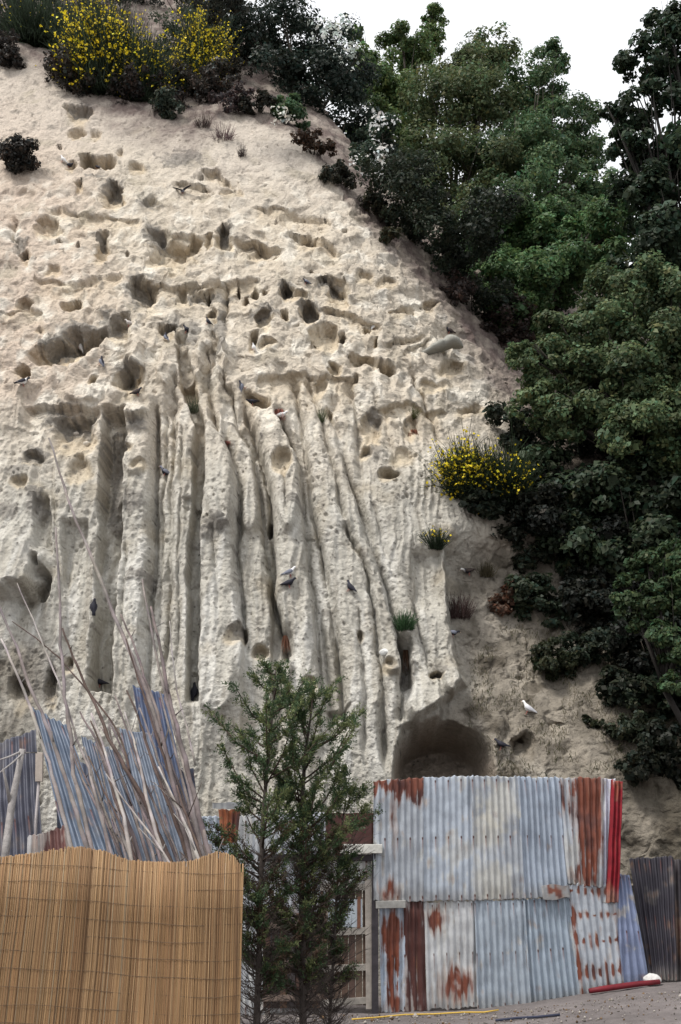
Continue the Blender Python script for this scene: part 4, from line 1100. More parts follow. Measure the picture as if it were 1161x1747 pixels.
# ------------------------------------------------------------------ corrugated sheets
GALV, PALE, BLUE, RUST, DRUST, OCR, REDP = (0.315, 0.34, 0.375), (0.43, 0.435, 0.425), (0.22, 0.29, 0.40), (0.15, 0.045, 0.026), (0.065, 0.022, 0.018), (0.26, 0.14, 0.075), (0.19, 0.011, 0.019)
def sheet(name, tl, tr_, br, bl, ncorr, amp, base, seed, parent=None, rust=(), pale=0.0, paleT=None, rust_amt=0.0, dent=0.032, mat=None, bands=(), rcol=RUST, edge=0.011):
    tl, tr_, br, bl = [np.array(Vector(a)) for a in (tl, tr_, br, bl)]
    nx, ny = max(10, int(ncorr * 12)), 150
    s, t = np.meshgrid(np.linspace(0, 1, nx + 1), np.linspace(0, 1, ny + 1))
    S3, T3 = s[..., None], t[..., None]
    r = np.random.default_rng(seed)
    wd = np.linalg.norm(tr_ - tl); ht = np.linalg.norm(bl - tl)
    ed = (perlin(s * ncorr * 1.7 + seed, s * 0 + 3.1) + 1.2 * np.clip(perlin(s * 3 + seed, s * 0 + 8.2), -1, .1)) * edge
    T3 = T3 + (ed * np.where(t < .5, -1, 1) * (np.abs(t - .5) * 2) ** 6)[..., None] / ht * 2
    Pp = (tl * (1 - S3) + tr_ * S3) * (1 - T3) + (bl * (1 - S3) + br * S3) * T3
    nrm = np.cross(tr_ - tl, bl - tl); nrm /= np.linalg.norm(nrm)
    if nrm[1] > 0: nrm = -nrm
    ph = r.uniform(0, 6.28)
    x, y = s * wd, t * ht
    d = amp * np.sin(2 * np.pi * ncorr * s + ph + 0.25 * perlin(s * 2 + seed, t * 2)) * (1 + 0.3 * perlin(x * 3 + seed, y * 3, 1.0))
    d = d + dent * fbm(x * 1.8 + seed * 3.3, y * 1.8, 2.0, 3) + 0.004 * perlin(x * 9, y * 6, seed)
    Pp = Pp + nrm * d[..., None]
    nz = fbm(x * 6 + seed * 7.7, y * 5, 3.0, 6); n2 = fbm(x * 2 + seed * 1.7, y * 1.4, 9.0, 4); strk = fbm(x * 22 + seed, y * 1.2, 5.0, 4)
    c = np.broadcast_to(np.array(base), s.shape + (3,)) * (1 + 0.22 * n2[..., None] + 0.16 * strk[..., None])
    c = mix(c, np.array([.17, .155, .14]), sstep(0.25, 0.0, (1 - t) * ht + .12 * nz) * 0.55 + sstep(0.25, 0.55, n2 + 0.8 * nz) * 0.3)     # dirt splashed up
    c = mix(c, np.array(base) * 0.55, sstep(0.1, 0.5, strk + 0.5 * nz) * 0.45)      # grime runs
    if pale: c = mix(c, PALE, sstep(0.45 - pale, 0.62 - pale, n2 + 0.7 * nz + 0.6 * strk + 0.06) * 0.7)
    if paleT: c = mix(c, (0.44, 0.43, 0.385), 0.65 * sum(sstep(1.2, 0.5, np.hypot((s - a) / sa, (t - b) / sb) + 1.1 * nz + .4 * strk) for a, b, sa, sb in paleT))
    rr = rust_amt + 0.0 * s
    sw = s + 0.16 * fbm(x * 9 + seed, y * 3.2, 12.0, 4) / max(wd, .3) * .65; tw = t + 0.22 * fbm(x * 13 + seed, y * 2.0, 13.0, 4) / ht
    for (a, b, sa, sb, k) in rust:
        rr = rr + k * sstep(1.35, 0.1, np.hypot((sw - a) / sa, (tw - b) / sb) + 0.9 * nz + 0.9 * strk)
    for (b, sb, k) in bands:     # rust lines where laths held the sheet: only on the crests
        rr = rr + k * sstep(1.3, 0.2, np.abs(t - b - .02 * perlin(s * 9, s * 0 + b * 31)) / sb / np.clip(1 + 1.3 * perlin(s * 5 + 4, s * 0 + b * 13) + .8 * perlin(s * ncorr + 2.2, s * 0 + b * 7), .25, 2.5) + 0.8 * nz) * (0.25 + 0.75 * sstep(-0.3, 0.6, np.sin(2 * np.pi * ncorr * s + ph)))
    rm = sstep(0.33, 0.60, rr + 0.55 * nz + 0.25 * strk)
    rc = mix(np.broadcast_to(np.array(rcol), s.shape + (3,)), DRUST, sstep(-0.1, 0.4, fbm(x * 4 + 3, y * 2.5, seed, 4)))
    rc = mix(rc, OCR, sstep(0.15, 0.5, strk) * 0.6)
    c = c * (1 - rm[..., None]) + rc * rm[..., None]
    cr = np.sin(2 * np.pi * ncorr * s + ph)                      # nail heads and the rust that runs from them
    for tn in (0.035, 0.5, 0.965):
        gate_ = (cr > 0.80) & (np.mod(np.floor(ncorr * s + ph / 6.283), 2) == 0)
        spot = gate_ * sstep(0.022, 0.010, np.abs(t - tn) * ht)
        run = gate_ * sstep(0.0, 0.02, (t - tn) * ht) * sstep(0.22, 0.03, (t - tn) * ht) * 0.5
        c = mix(c, RUST, np.maximum(run, 0)); c = mix(c, DRUST, spot)
    halo = sstep(0.12, 0.34, rr + 0.55 * nz + 0.25 * strk) * (1 - rm)
    c = mix(c, OCR, halo * 0.35)
    I = np.arange((nx + 1) * (ny + 1)).reshape(ny + 1, nx + 1)
    F = np.stack([I[:-1, :-1], I[1:, :-1], I[1:, 1:], I[:-1, 1:]], -1).reshape(-1, 4)
    o = mesh_np(name, Pp.reshape(-1, 3), F, np.clip(c, 0.01, .8).reshape(-1, 3), mat or M_METAL, parent)
    m = o.modifiers.new("gauge", 'SOLIDIFY'); m.thickness = 0.0025; m.offset = -1
    return o

def ys(u): return 13.6 + 0.6 * (u - 648) / 412
def Q(u, v, dy=0.0): return P(u, v, ys(u) + dy)
shed = tag(empty("corrugated_shed", (0.6, 13.6, 0)), "patchwork shed front of grey, rusty and red corrugated sheets under the cave", "shed")
CS = "corrugated_sheet"
def qs(a, b, c, d, dy=0.0): return Q(*a, dy), Q(*b, dy), Q(*c, dy), Q(*d, dy)
A = 0.0155
sheet(CS, *qs((637, 1331), (723, 1327), (723, 1538), (637, 1538), -0.05), 8, A * .8, GALV, 1, shed, [(.68, 0.03, .45, .13, 1.0), (.93, .1, .1, .16, .9), (.12, .02, .2, .10, .8), (.4, .35, .09, .4, .45), (.30, .93, .22, .12, .6)], 0.22)
sheet(CS, *qs((720, 1326), (807, 1324), (809, 1536), (721, 1538), -0.035), 8, A * .75, (0.35, 0.39, 0.445), 2, shed, [(.15, .35, .05, .1, .1)], 0.30)
sheet(CS, *qs((803, 1324), (885, 1325), (894, 1534), (808, 1536), -0.05), 8, A * .9, GALV, 3, shed, [(.6, .2, .2, .1, .12)], 0.25, [(.3, .45, .35, .18), (.6, .25, .4, .2), (.45, .85, .5, .14)])
sheet(CS, *qs((881, 1325), (959, 1327), (973, 1531), (891, 1533), -0.03), 8, A * 1.2, (0.29, 0.335, 0.40), 4, shed, [(.75, .93, .4, .06, .15)], 0.05)
tag(sheet(CS, *qs((953, 1326), (1031, 1328), (1029, 1513), (968, 1509), -0.055), 7, A * 1.1, GALV, 5, shed, [(.65, .3, .42, .75, 1.0), (.02, .1, .15, .25, .6), (.3, .92, .5, .1, .4)], 0.2), "deep rust brown sheet")
sheet(CS, *qs((1025, 1328), (1049, 1329), (1046, 1541), (1028, 1541), -0.03), 2.5, A, (0.42, 0.42, 0.50), 6, shed, [(.5, .8, .5, .1, .2)], 0.2)
tag(sheet(CS, *qs((1043, 1330), (1063, 1334), (1056, 1540), (1034, 1540), -0.085), 3, A * 1.3, REDP, 7, shed, [(.3, .95, .5, .15, .5), (.5, .05, .5, .06, .4)], 0.08, mat=M_RED, dent=0.03), "narrow red painted sheet")
sheet(CS, *qs((646, 1538), (692, 1538), (690, 1727), (650, 1728)), 4, A, (0.36, 0.42, 0.50), 8, shed, [(.5, .32, .45, .32, .95), (.4, .62, .3, .2, .7), (.5, .9, .5, .14, .7)], 0.05)
tag(sheet(CS, *qs((688, 1536), (723, 1536), (728, 1724), (690, 1728), -0.015), 3, A * .8, GALV, 9, shed, [(.6, .4, .9, .8, 1.0)], 0, rcol=DRUST), "dark rusted sheet")
sheet(CS, *qs((722, 1538), (812, 1536), (815, 1718), (728, 1724), -0.005), 8, A * .6, (0.42, 0.43, 0.44), 10, shed, [(.22, .16, .24, .16, .8), (.62, .78, .5, .2, .7)], 0.2)
sheet(CS, *qs((808, 1536), (894, 1534), (905, 1716), (814, 1724), -0.02), 8, A * .9, (0.30, 0.345, 0.395), 11, shed, [(.1, .9, .2, .1, .15)], 0.12)
sheet(CS, *qs((889, 1533), (971, 1530), (991, 1706), (903, 1718), -0.005), 8, A * 1.3, (0.29, 0.345, 0.405), 12, shed, [(.05, .5, .04, .3, .2)], 0.04)
sheet(CS, *qs((968, 1508), (1051, 1510), (1066, 1692), (990, 1700), -0.03), 7, A, (0.36, 0.39, 0.43), 13, shed, [(.04, .35, .10, .22, .7), (.04, .75, .12, .18, .7), (.95, .5, .08, .5, .4), (.5, .98, .7, .05, .5)], 0.15, bands=[(.06, .07, .7), (.28, .05, .6), (.52, .06, .7), (.80, .07, .9)])
sheet(CS, *qs((1048, 1488), (1074, 1494), (1112, 1690), (1058, 1693), -0.01), 4, A * 1.2, (0.20, 0.24, 0.36), 14, shed, [(.5, .02, .5, .08, .2)], 0.12, dent=0.06)
sheet(CS, *qs((923, 1512), (971, 1508), (973, 1533), (926, 1534), -0.075), 1.0, 0.004, (0.26, 0.27, 0.285), 15, shed, [(.25, .5, .15, .5, .7), (.6, .4, .25, .5, .7)], 0.05)
# timber of the shed
mb = MB(); a0 = Q(641, 1550, -0.09)
mb.box(a0, Q(692, 1549, -0.09) - a0, Q(641, 1537, -0.09) - a0, (0, 0.03, 0), (0.27, 0.265, 0.25), .003); mb.build("batten", M_WOOD, shed, False, .003)
def board(name, u0, v0, u1, v1, dy, th, c, parent, tilt=0.0, bev=.004):
    m = MB(); o_ = Q(u0, v1, dy)
    m.box(o_, Q(u1, v1 + tilt, dy) - o_, Q(u0, v0, dy) - o_, (0, th, 0), c, .004)
    return m.build(name, M_WOOD, parent, False, bev)
board("post", 634, 1452, 645, 1730, -0.04, .09, (0.045, 0.04, 0.045), shed)
board("lintel_board", 572, 1440, 652, 1456, -0.13, .05, (0.50, 0.49, 0.45), shed)
board("beam", 440, 1457, 634, 1469, -0.07, .08, (0.035, 0.03, 0.032), shed)
sheet("lintel_sheet", *qs((556, 1386), (637, 1386), (637, 1441), (556, 1443), -0.05), 1, .006, DRUST, 16, shed, [(.5, .5, 1, 1, 1.0)], 0, rcol=DRUST)
board("rail", 556, 1378, 636, 1385, -0.06, .04, (0.30, 0.28, 0.25), shed)
sheet("transom_sheet", *qs((545, 1470), (633, 1468), (633, 1508), (545, 1510), 0.02), 6, .006, (0.50, 0.50, 0.49), 17, shed, [(.3, .5, .2, .4, .2)], 0.4)
def door():
    m = MB()
    us = np.linspace(546, 630, 8)
    for k in range(7):
        o_ = Q(us[k] + .6, 1715, 0.03)
        c = np.array([[.10, .065, .05], [.085, .055, .045], [.12, .085, .065]][k % 3])
        m.box(o_, Q(us[k + 1] - .6, 1715, 0.03) - o_, Q(us[k] + .6, 1512, 0.03) - o_, (0, .02, 0), c, .003)
    d = m.build("door", M_WOOD, shed, False, .003)
    for (v, tilt) in ((1508, 0), (1586, -4), (1648, -3), (1706, -5)):
        b = MB(); o_ = Q(546, v + 12, -0.005)
        b.box(o_, Q(632, v + 11 + tilt, -0.005) - o_, Q(546, v, -0.005) - o_, (0, .03, 0), (.25, .23, .205), .004)
        b.build("rail", M_WOOD, d, False, .003)
    b = MB(); o_ = Q(624, 1722, -0.02)
    b.box(o_, Q(635, 1722, -0.02) - o_, Q(622, 1500, -0.02) - o_, (0, .04, 0), (.30, .27, .24), .003); b.build("stile", M_WOOD, d, False, .003)
    w = MB(); o_ = Q(560, 1582, -0.008)
    w.box(o_, Q(618, 1582, -0.008) - o_, Q(560, 1534, -0.008) - o_, (0, .02, 0), (.34, .38, .42), .002); w.build("window_patch", M_METAL, d, False, .002)
    h = MB(); o_ = Q(609, 1584, -0.014)
    h.box(o_, Q(615, 1584, -0.014) - o_, Q(609, 1530, -0.014) - o_, (0, .02, 0), (.16, .08, .055), .002); h.build("slat", M_WOOD, d, False, .002)
door()
sheet(CS, *qs((478, 1388), (558, 1386), (548, 1722), (478, 1728), 0.05), 8, A * .7, (0.42, 0.44, 0.48), 18, shed, [(.5, .6, .6, .15, .5), (.4, .85, .5, .12, .5)], 0.3)
sheet(CS, *qs((400, 1392), (480, 1388), (480, 1728), (400, 1735), 0.03), 8, A * .7, (0.45, 0.47, 0.50), 19, shed, [(.6, .55, .3, .1, .3)], 0.4)
sheet(CS, *qs((310, 1395), (402, 1390), (402, 1735), (310, 1740), 0.06), 8, A, (0.36, 0.40, 0.46), 20, shed, [(.5, .5, .5, .2, .3)], 0.2)
def gate():
    m = MB(); us = np.linspace(448, 546, 8)
    for k in range(7):
        o_ = Q(us[k] + .8, 1720, 0.0); c = np.array([[.085, .05, .04], [.05, .035, .032], [.11, .07, .05], [.07, .06, .06]][k % 4])
        m.box(o_, Q(us[k + 1] - .8, 1720, 0) - o_, Q(us[k] + .8, 1548 + (k * 37) % 23, 0) - o_, (0, .02, 0), c, .004)
    g = m.build("gate", M_WOOD, shed, False, .003)
    for v in (1575, 1640, 1698):
        b_ = MB(); o_ = Q(446, v + 11, -0.03); b_.box(o_, Q(548, v + 9, -0.03) - o_, Q(446, v, -0.03) - o_, (0, .028, 0), (.16, .12, .10), .004); b_.build("rail", M_WOOD, g, False, .003)
gate()
tag(sheet("rusty_strip", P(372, 1381, 12.6), P(410, 1379, 12.6), P(404, 1438, 12.6), P(378, 1442, 12.6), 4, 0.012, RUST, 21, None, [(.5, .4, 1, 1, 1)], 0, rcol=(0.24, 0.08, 0.035)),
    "short orange rusted corrugated strip just behind the right end of the reed mat", "metal sheet")
sheet("flashing", *qs((362, 1369), (412, 1369), (412, 1379), (362, 1381), -0.1), 1, .004, GALV, 22, shed, [], 0.2)

DK = (0.026, 0.023, 0.032)
DG = "dark sheets propped against the rock"
tag(sheet("dark_sheet", P(1073, 1464, 14.65), P(1149, 1461, 14.65), P(1156, 1672, 14.35), P(1106, 1675, 14.35), 8, A, DK, 23, None, [(.9, .7, .3, .3, .2)], 0, rcol=DRUST),
    "tall black corrugated sheet propped at the right end of the shed", "metal sheet", DG)
tag(sheet("dark_sheet", P(1146, 1466, 14.75), P(1260, 1460, 14.75), P(1265, 1672, 14.5), P(1152, 1674, 14.5), 10, A, (0.032, 0.026, 0.03), 24, None, [(.1, .6, .2, .3, .4)], 0, rcol=DRUST),
    "black corrugated sheet cut by the right edge of the view", "metal sheet", DG)

# things lying on the ground by the shed
def on_ground(u, v, lift=0.0):
    d = ray(u, v)
    t = 10.0
    for _ in range(30):
        p = CAMV + d * t
        t += (p.z - float(gz(p.x, p.y)) - lift - 0.012) / max(-d.z, 1e-3)
    return CAMV + d * t
mb = MB(); mb.tube([on_ground(u, v, .012) for u, v in ((600, 1739), (640, 1736), (690, 1731), (740, 1730), (790, 1727), (825, 1727), (850, 1723))], .009, 7, (0.55, 0.36, 0.07))
tag(mb.build("rope", M_ROPE), "yellow rope lying on the ground along the foot of the shed", "rope")
mb = MB(); mb.tube([on_ground(u, v, .012) for u, v in ((845, 1741), (880, 1737), (915, 1735), (955, 1731))], .014, 7, (0.03, 0.035, 0.06))
tag(mb.build("hose", M_ROPE), "short dark hose lying on the ground in front of the blue grey sheets", "hose")
pts = [Q(1006, 1703, -0.22), Q(1030, 1699, -0.22), Q(1062, 1697, -0.22), Q(1095, 1699, -0.22), Q(1128, 1707, -0.22)]
pts = [Vector((p.x, p.y, max(p.z, float(gz(p.x, p.y)) + .05))) for p in pts]
mb = MB(); mb.tube(pts, [.03, .036, .036, .034, .03], 10, (0.13, 0.011, 0.017))
tag(mb.build("pipe", M_RED), "bent red pipe lying at the foot of the rust banded sheet", "pipe")
sp_ = Q(1114, 1692, -0.12); sp_.z = float(gz(sp_.x, sp_.y)) + 0.07
stone("rounded white stone at the end of the red pipe", 0, 0, 14, (0.55, 0.54, 0.52), 9, world=sp_)
gp = on_ground(700, 1741)
rdm = random.Random(9)
for k in range(9):
    u = rdm.uniform(610, 1120); v = rdm.uniform(1728, 1742)
    p = on_ground(u, v); 
    lab = ["small grey stone on the ground before the door", "flat grey stone near the rope", "grey pebble by the dark rusted sheet", "grey pebble before the pale rust stained sheet", "rough grey stone near the hose",
           "low grey stone right of the hose", "pebble beneath the strongly ribbed sheet", "grey pebble before the rust banded sheet", "grey stone before the red pipe"][k]
    stone(lab, 0, 0, rdm.uniform(2, 4), (0.22, 0.2, 0.19), 20 + k, name="pebble", cat="pebble", world=P(610 + 55 * k + rdm.uniform(0, 30), rdm.uniform(1733, 1741), 13.0).lerp(on_ground(610 + 55 * k + 12, 1736 + rdm.uniform(-2, 4)), 1.0))

def gravel():
    r = np.random.default_rng(88); V, F, C_ = [], [], []; n = 0
    base = np.array([(1, 0, 0), (-1, 0, 0), (0, 1, 0), (0, -1, 0), (0, 0, 1), (0, 0, -1)], float)
    fc = [(0, 2, 4), (2, 1, 4), (1, 3, 4), (3, 0, 4), (2, 0, 5), (1, 2, 5), (3, 1, 5), (0, 3, 5)]
    for k in range(2600):
        x = r.uniform(-1.5, 5.5); y = 13.4 - abs(r.normal(0, 1.0)) if r.random() < .7 else r.uniform(10, 13.4)
        sz = 0.006 * np.exp(.6 * r.normal())
        V.append(base * r.uniform(.6, 1.3, (6, 3)) * sz + np.array([x, y, float(gz(x, y)) + .012]))
        F += [tuple(i + n for i in f) for f in fc]; n += 6
        C_ += [np.array([.22, .20, .18]) * r.uniform(.4, 1.6)] * 6 if r.random() < .75 else [np.array([.12, .075, .04]) * r.uniform(.5, 1.5)] * 6
    tag(mesh_np("gravel", np.vstack(V), F, np.array(C_), M_STONE, smooth=False), "loose grit and leaf litter on the ground before the shed", "gravel", None, 'stuff')
gravel()

# ------------------------------------------------------------------ left: propped blue sheets and poles
LS = "blue grey sheets propped behind the reed mat"
def prop(label, a, b, c, d, Yt, Yb, ncorr, base, seed, **kw):
    return tag(sheet("metal_sheet", P(*a, Yt), P(*b, Yt), P(*c, Yb), P(*d, Yb), ncorr, 0.014, base, seed, None, **kw), label, "metal sheet", LS)
prop("dull dark blue sheet with arched top at the far left", (-60, 1290), (60, 1243), (78, 1560), (-60, 1560), 11.2, 10.6, 11, (0.06, 0.062, 0.085), 31, dent=.05)
prop("steep blue sheet with a pointed top left corner, behind two crossing poles", (54, 1205), (113, 1238), (232, 1560), (140, 1560), 10.9, 10.0, 5, (0.085, 0.11, 0.155), 32)
prop("blue grey sheet in the middle of the pole bundle", (138, 1255), (205, 1285), (318, 1560), (200, 1560), 11.0, 10.1, 7, (0.09, 0.11, 0.15), 33)
prop("pale blue sheet right of the middle, its top edge level", (203, 1242), (258, 1252), (352, 1560), (268, 1560), 10.8, 9.95, 6, (0.13, 0.155, 0.20), 34)
prop("dark blue narrow sheet standing highest at the right of the bundle", (226, 1170), (282, 1184), (356, 1560), (290, 1560), 11.5, 10.7, 5, (0.055, 0.075, 0.135), 35)
prop("shaded blue sheet filling the gap behind the pole feet", (95, 1300), (330, 1310), (352, 1560), (100, 1560), 11.7, 11.2, 16, (0.06, 0.07, 0.105), 36)
tag(sheet("rusty_sheet", P(46, 1428, 9.4), P(113, 1407, 9.4), P(130, 1560, 9.2), P(40, 1560, 9.2), 6, .009, (0.30, 0.29, 0.29), 37, None, [(.65, .3, .5, .6, .9)], 0, rcol=(0.11, 0.045, 0.04)),
    "low purplish rusty sheet peeping over the wavy top of the reed mat at left", "metal sheet")
mb = MB(); o_ = P(338, 1500, 9.3); mb.box(o_, P(361, 1500, 9.3) - o_, P(338, 1440, 9.3) - o_, (0, .03, 0), (0.36, 0.33, 0.32), .004)
tag(mb.build("plank", M_WOOD, None, False, .004), "short pale plank end showing above the mat beside the pole feet", "plank")
# board nailed on a stick
st_ = tag(empty("board_on_stick", P(58, 1560, 9.6)), "small square board on a stick standing at the left among the branches", "board")
mb = MB(); o_ = P(59, 1333, 9.6); mb.box(o_, P(72, 1334, 9.6) - o_, P(60, 1283, 9.6) - o_, (0, .03, 0), (0.38, 0.33, 0.29), .004); mb.build("board", M_WOOD, st_, False, .004)
mb = MB(); mb.tube([P(66, 1330, 9.63), P(61, 1400, 9.63), P(58, 1560, 9.6)], .014, 7, (0.36, 0.33, 0.33)); mb.build("stick", M_WOOD, st_)

PG = "bare poles leaning in a bundle behind the reed mat"
POLES = [
    ("bare pole at the far left of the bundle, reaching the left edge of the view", [(-6, 1025), (28, 1105), (50, 1172), (78, 1230), (105, 1310), (130, 1385), (158, 1480)], 9.5, 8.9, .020, 0),
    ("pale pole left of the pointed blue sheet corner", [(2, 1090), (35, 1165), (58, 1225), (82, 1300), (108, 1390), (132, 1490)], 9.6, 9.0, .019, 1),
    ("dark thin crooked branch crossing the bundle from the bird at far left", [(20, 1060), (60, 1088), (100, 1122), (140, 1168), (175, 1210), (196, 1240), (212, 1275), (222, 1320)], 10.2, 9.6, .010, 2),
    ("brown thick crooked pole through the middle of the bundle", [(105, 1072), (125, 1120), (146, 1172), (168, 1212), (186, 1262), (214, 1310), (244, 1362), (270, 1420), (300, 1490)], 9.9, 9.0, .020, 2),
    ("thin whip of a pole in front of the cave under the left bulge", [(28, 995), (55, 1055), (75, 1105), (98, 1160), (125, 1240)], 10.2, 9.7, .009, 1),
    ("upright knotty pole rising alone on the left", [(94, 900), (101, 1000), (104, 1100), (110, 1190), (120, 1260), (126, 1320), (142, 1390), (165, 1490)], 10.0, 8.9, .021, 0),
    ("longest pole, its thin tip high up the rock face", [(84, 748), (108, 830), (130, 890), (160, 960), (195, 1050), (225, 1122), (250, 1182), (272, 1245), (286, 1310), (312, 1390), (340, 1490)], 10.6, 8.9, .024, 0),
    ("straight pole right of the longest one, ending mid height", [(205, 1048), (228, 1100), (247, 1155), (268, 1215), (284, 1285), (303, 1372), (330, 1490)], 9.9, 8.9, .018, 3),
    ("slender pole with a pale tip among the right group", [(241, 988), (255, 1060), (266, 1120), (286, 1200), (302, 1262), (322, 1340), (352, 1490)], 10.0, 8.9, .017, 0),
    ("stout pole close to the right end of the bundle", [(257, 1035), (270, 1090), (284, 1170), (300, 1240), (320, 1312), (340, 1390), (362, 1490)], 9.8, 8.8, .024, 3),
    ("reddish pole in the right half, under the dark blue sheet top", [(214, 1090), (236, 1160), (262, 1240), (285, 1310), (312, 1390), (345, 1490)], 9.7, 8.9, .016, 2),
    ("thin upright pole standing furthest right", [(289, 1060), (293, 1110), (301, 1180), (318, 1240), (333, 1305)], 10.4, 9.9, .010, 1),
    ("brown flecked pole before the dark blue sheet", [(217, 1178), (240, 1235), (256, 1290), (276, 1345), (302, 1410), (330, 1490)], 9.8, 9.0, .018, 2),
    ("short pole with cut top left of the middle", [(134, 1214), (163, 1260), (184, 1310), (202, 1362), (228, 1430), (245, 1490)], 9.6, 8.9, .017, 3),
    ("pale pole with cut top in the middle of the bundle", [(155, 1217), (175, 1270), (192, 1330), (210, 1392), (228, 1490)], 9.5, 8.8, .018, 1),
    ("slim pole crossing the steep blue sheet", [(114, 1203), (130, 1258), (150, 1310), (168, 1380), (200, 1490)], 9.6, 8.8, .015, 0),
    ("pale bright pole before the level topped sheet", [(212, 1215), (228, 1262), (240, 1310), (250, 1362), (266, 1420), (288, 1490)], 9.4, 8.7, .016, 1),
    ("short pale pole low at the right", [(270, 1308), (300, 1370), (322, 1422), (348, 1490)], 9.1, 8.7, .016, 1),
    ("grey pole low between the two pale sheets", [(172, 1240), (200, 1290), (232, 1348), (262, 1410), (292, 1490)], 9.7, 9.0, .012, 3),
    ("dark pole foot showing low in the middle", [(150, 1290), (178, 1350), (212, 1420), (240, 1490)], 9.5, 8.9, .013, 2),
    ("crooked low pole before the shaded sheet", [(120, 1275), (140, 1330), (175, 1395), (190, 1490)], 9.3, 8.8, .015, 3),
    ("purplish pole right of the pale bright one", [(235, 1150), (258, 1225), (290, 1310), (316, 1390), (336, 1490)], 9.9, 9.1, .018, 3),
    ("thick pole at the very right foot of the bundle", [(282, 1190), (305, 1270), (328, 1350), (346, 1420), (366, 1490)], 9.5, 8.7, .022, 3),
    ("grey twin pole beside the thick right one", [(272, 1180), (294, 1265), (316, 1350), (336, 1425), (355, 1490)], 9.7, 8.8, .018, 0),
    ("short brown stub leaning low at the right", [(300, 1340), (318, 1395), (335, 1440), (352, 1490)], 9.0, 8.7, .015, 2),
    ("slanting thin pole crossing the others low down", [(180, 1320), (222, 1380), (262, 1430), (300, 1490)], 8.9, 8.6, .011, 1),
]
_r = random.Random(77)
for _k in range(22):
    _b = _r.uniform(205, 360); _h = _r.uniform(120, 330); _s = _r.uniform(.26, .42)
    POLES.append(("one of the thin grey brown poles packed side by side in the bundle", [(_b - _s * _h * (1 - q) + _r.gauss(0, 2.5), 1490 - _h * (1 - q)) for q in (0, .25, .5, .75, 1)], 9.9 + _r.uniform(-.2, .3), 9.0 + _r.uniform(-.1, .2), _r.uniform(.011, .018), _r.choice((0, 2, 3, 3))))
PC = [(0.20, 0.18, 0.172), (0.30, 0.28, 0.265), (0.09, 0.066, 0.056), (0.14, 0.118, 0.115)]
for k, (lab, pp, Yt, Yb, rad, c) in enumerate(POLES):
    rd = random.Random(100 + k)
    rad *= 1.08
    n = len(pp)
    pts = [P(u, v, Yt + (Yb - Yt) * i / (n - 1)) for i, (u, v) in enumerate(pp)]
    # run on down to the ground behind the mat
    e = pts[-1] + (pts[-1] - pts[-2]) * 0.0
    dv = (pts[-1] - pts[-2]).normalized()
    if pp[-1][1] >= 1480:
        pts.append(Vector((e.x + .03, e.y - .05, 0)))
    fine = []
    for i in range(len(pts) - 1):
        for j in range(4):
            q = pts[i].lerp(pts[i + 1], j / 4)
            fine.append(q + Vector((rd.gauss(0, 1), rd.gauss(0, 1), 0)) * rad * (0.10 if j else 0.3))
    fine.append(pts[-1])
    m = len(fine)
    rads = [rad * (0.42 + 0.62 * (i / (m - 1)) ** 0.8) * rd.uniform(.86, 1.14) for i in range(m)]
    mb = MB()
    cc = np.array(PC[c])
    mb.tube(fine, rads, 8, cc)
    colr = np.array([cc * rd.uniform(.65, 1.3) * np.array([1, rd.uniform(.92, 1.0), rd.uniform(.9, 1.04)]) for _ in range(m)])
    mb.c[-1] = np.repeat(colr, 8, 0)
    for _ in range(rd.randint(2, 5)):     # knots and snapped side twigs
        i = rd.randint(2, m - 4); a = fine[i]
        d = (fine[i - 1] - fine[i]).normalized() + Vector((rd.gauss(0, .7), rd.gauss(0, .5), .2))
        L = rd.uniform(.03, .12) if rd.random() < .75 else rd.uniform(.2, .35)
        mb.tube([a, a + d.normalized() * L], [rads[i] * .55, rads[i] * .25], 5, cc * .8)
    tag(mb.build("pole", M_WOOD), lab, "pole", PG)

mb = MB()
mb.tube([P(4, 1500, 9.0), P(12, 1430, 9.1), P(20, 1370, 9.15), (P(30, 1320, 9.2)), P(38, 1278, 9.2)], [.036, .034, .032, .028, .026], 9, (0.30, 0.28, 0.27))
mb.tube([P(18, 1375, 9.15), P(12, 1345, 9.1), P(5, 1312, 9.0)], [.02, .014, .009], 7, (0.28, 0.26, 0.25))
mb.tube([P(36, 1282, 9.2), P(18, 1290, 9.1), P(-6, 1298, 9.0)], [.012, .009, .006], 6, (0.33, 0.31, 0.30))
mb.tube([P(62, 1284, 9.4), P(40, 1284, 9.2), P(20, 1302, 9.1), P(-6, 1322, 9.0)], [.007, .010, .009, .006], 6, (0.33, 0.31, 0.30))
tag(mb.build("branch", M_BARK), "thick grey forked branch standing at the left edge above the mat", "branch")

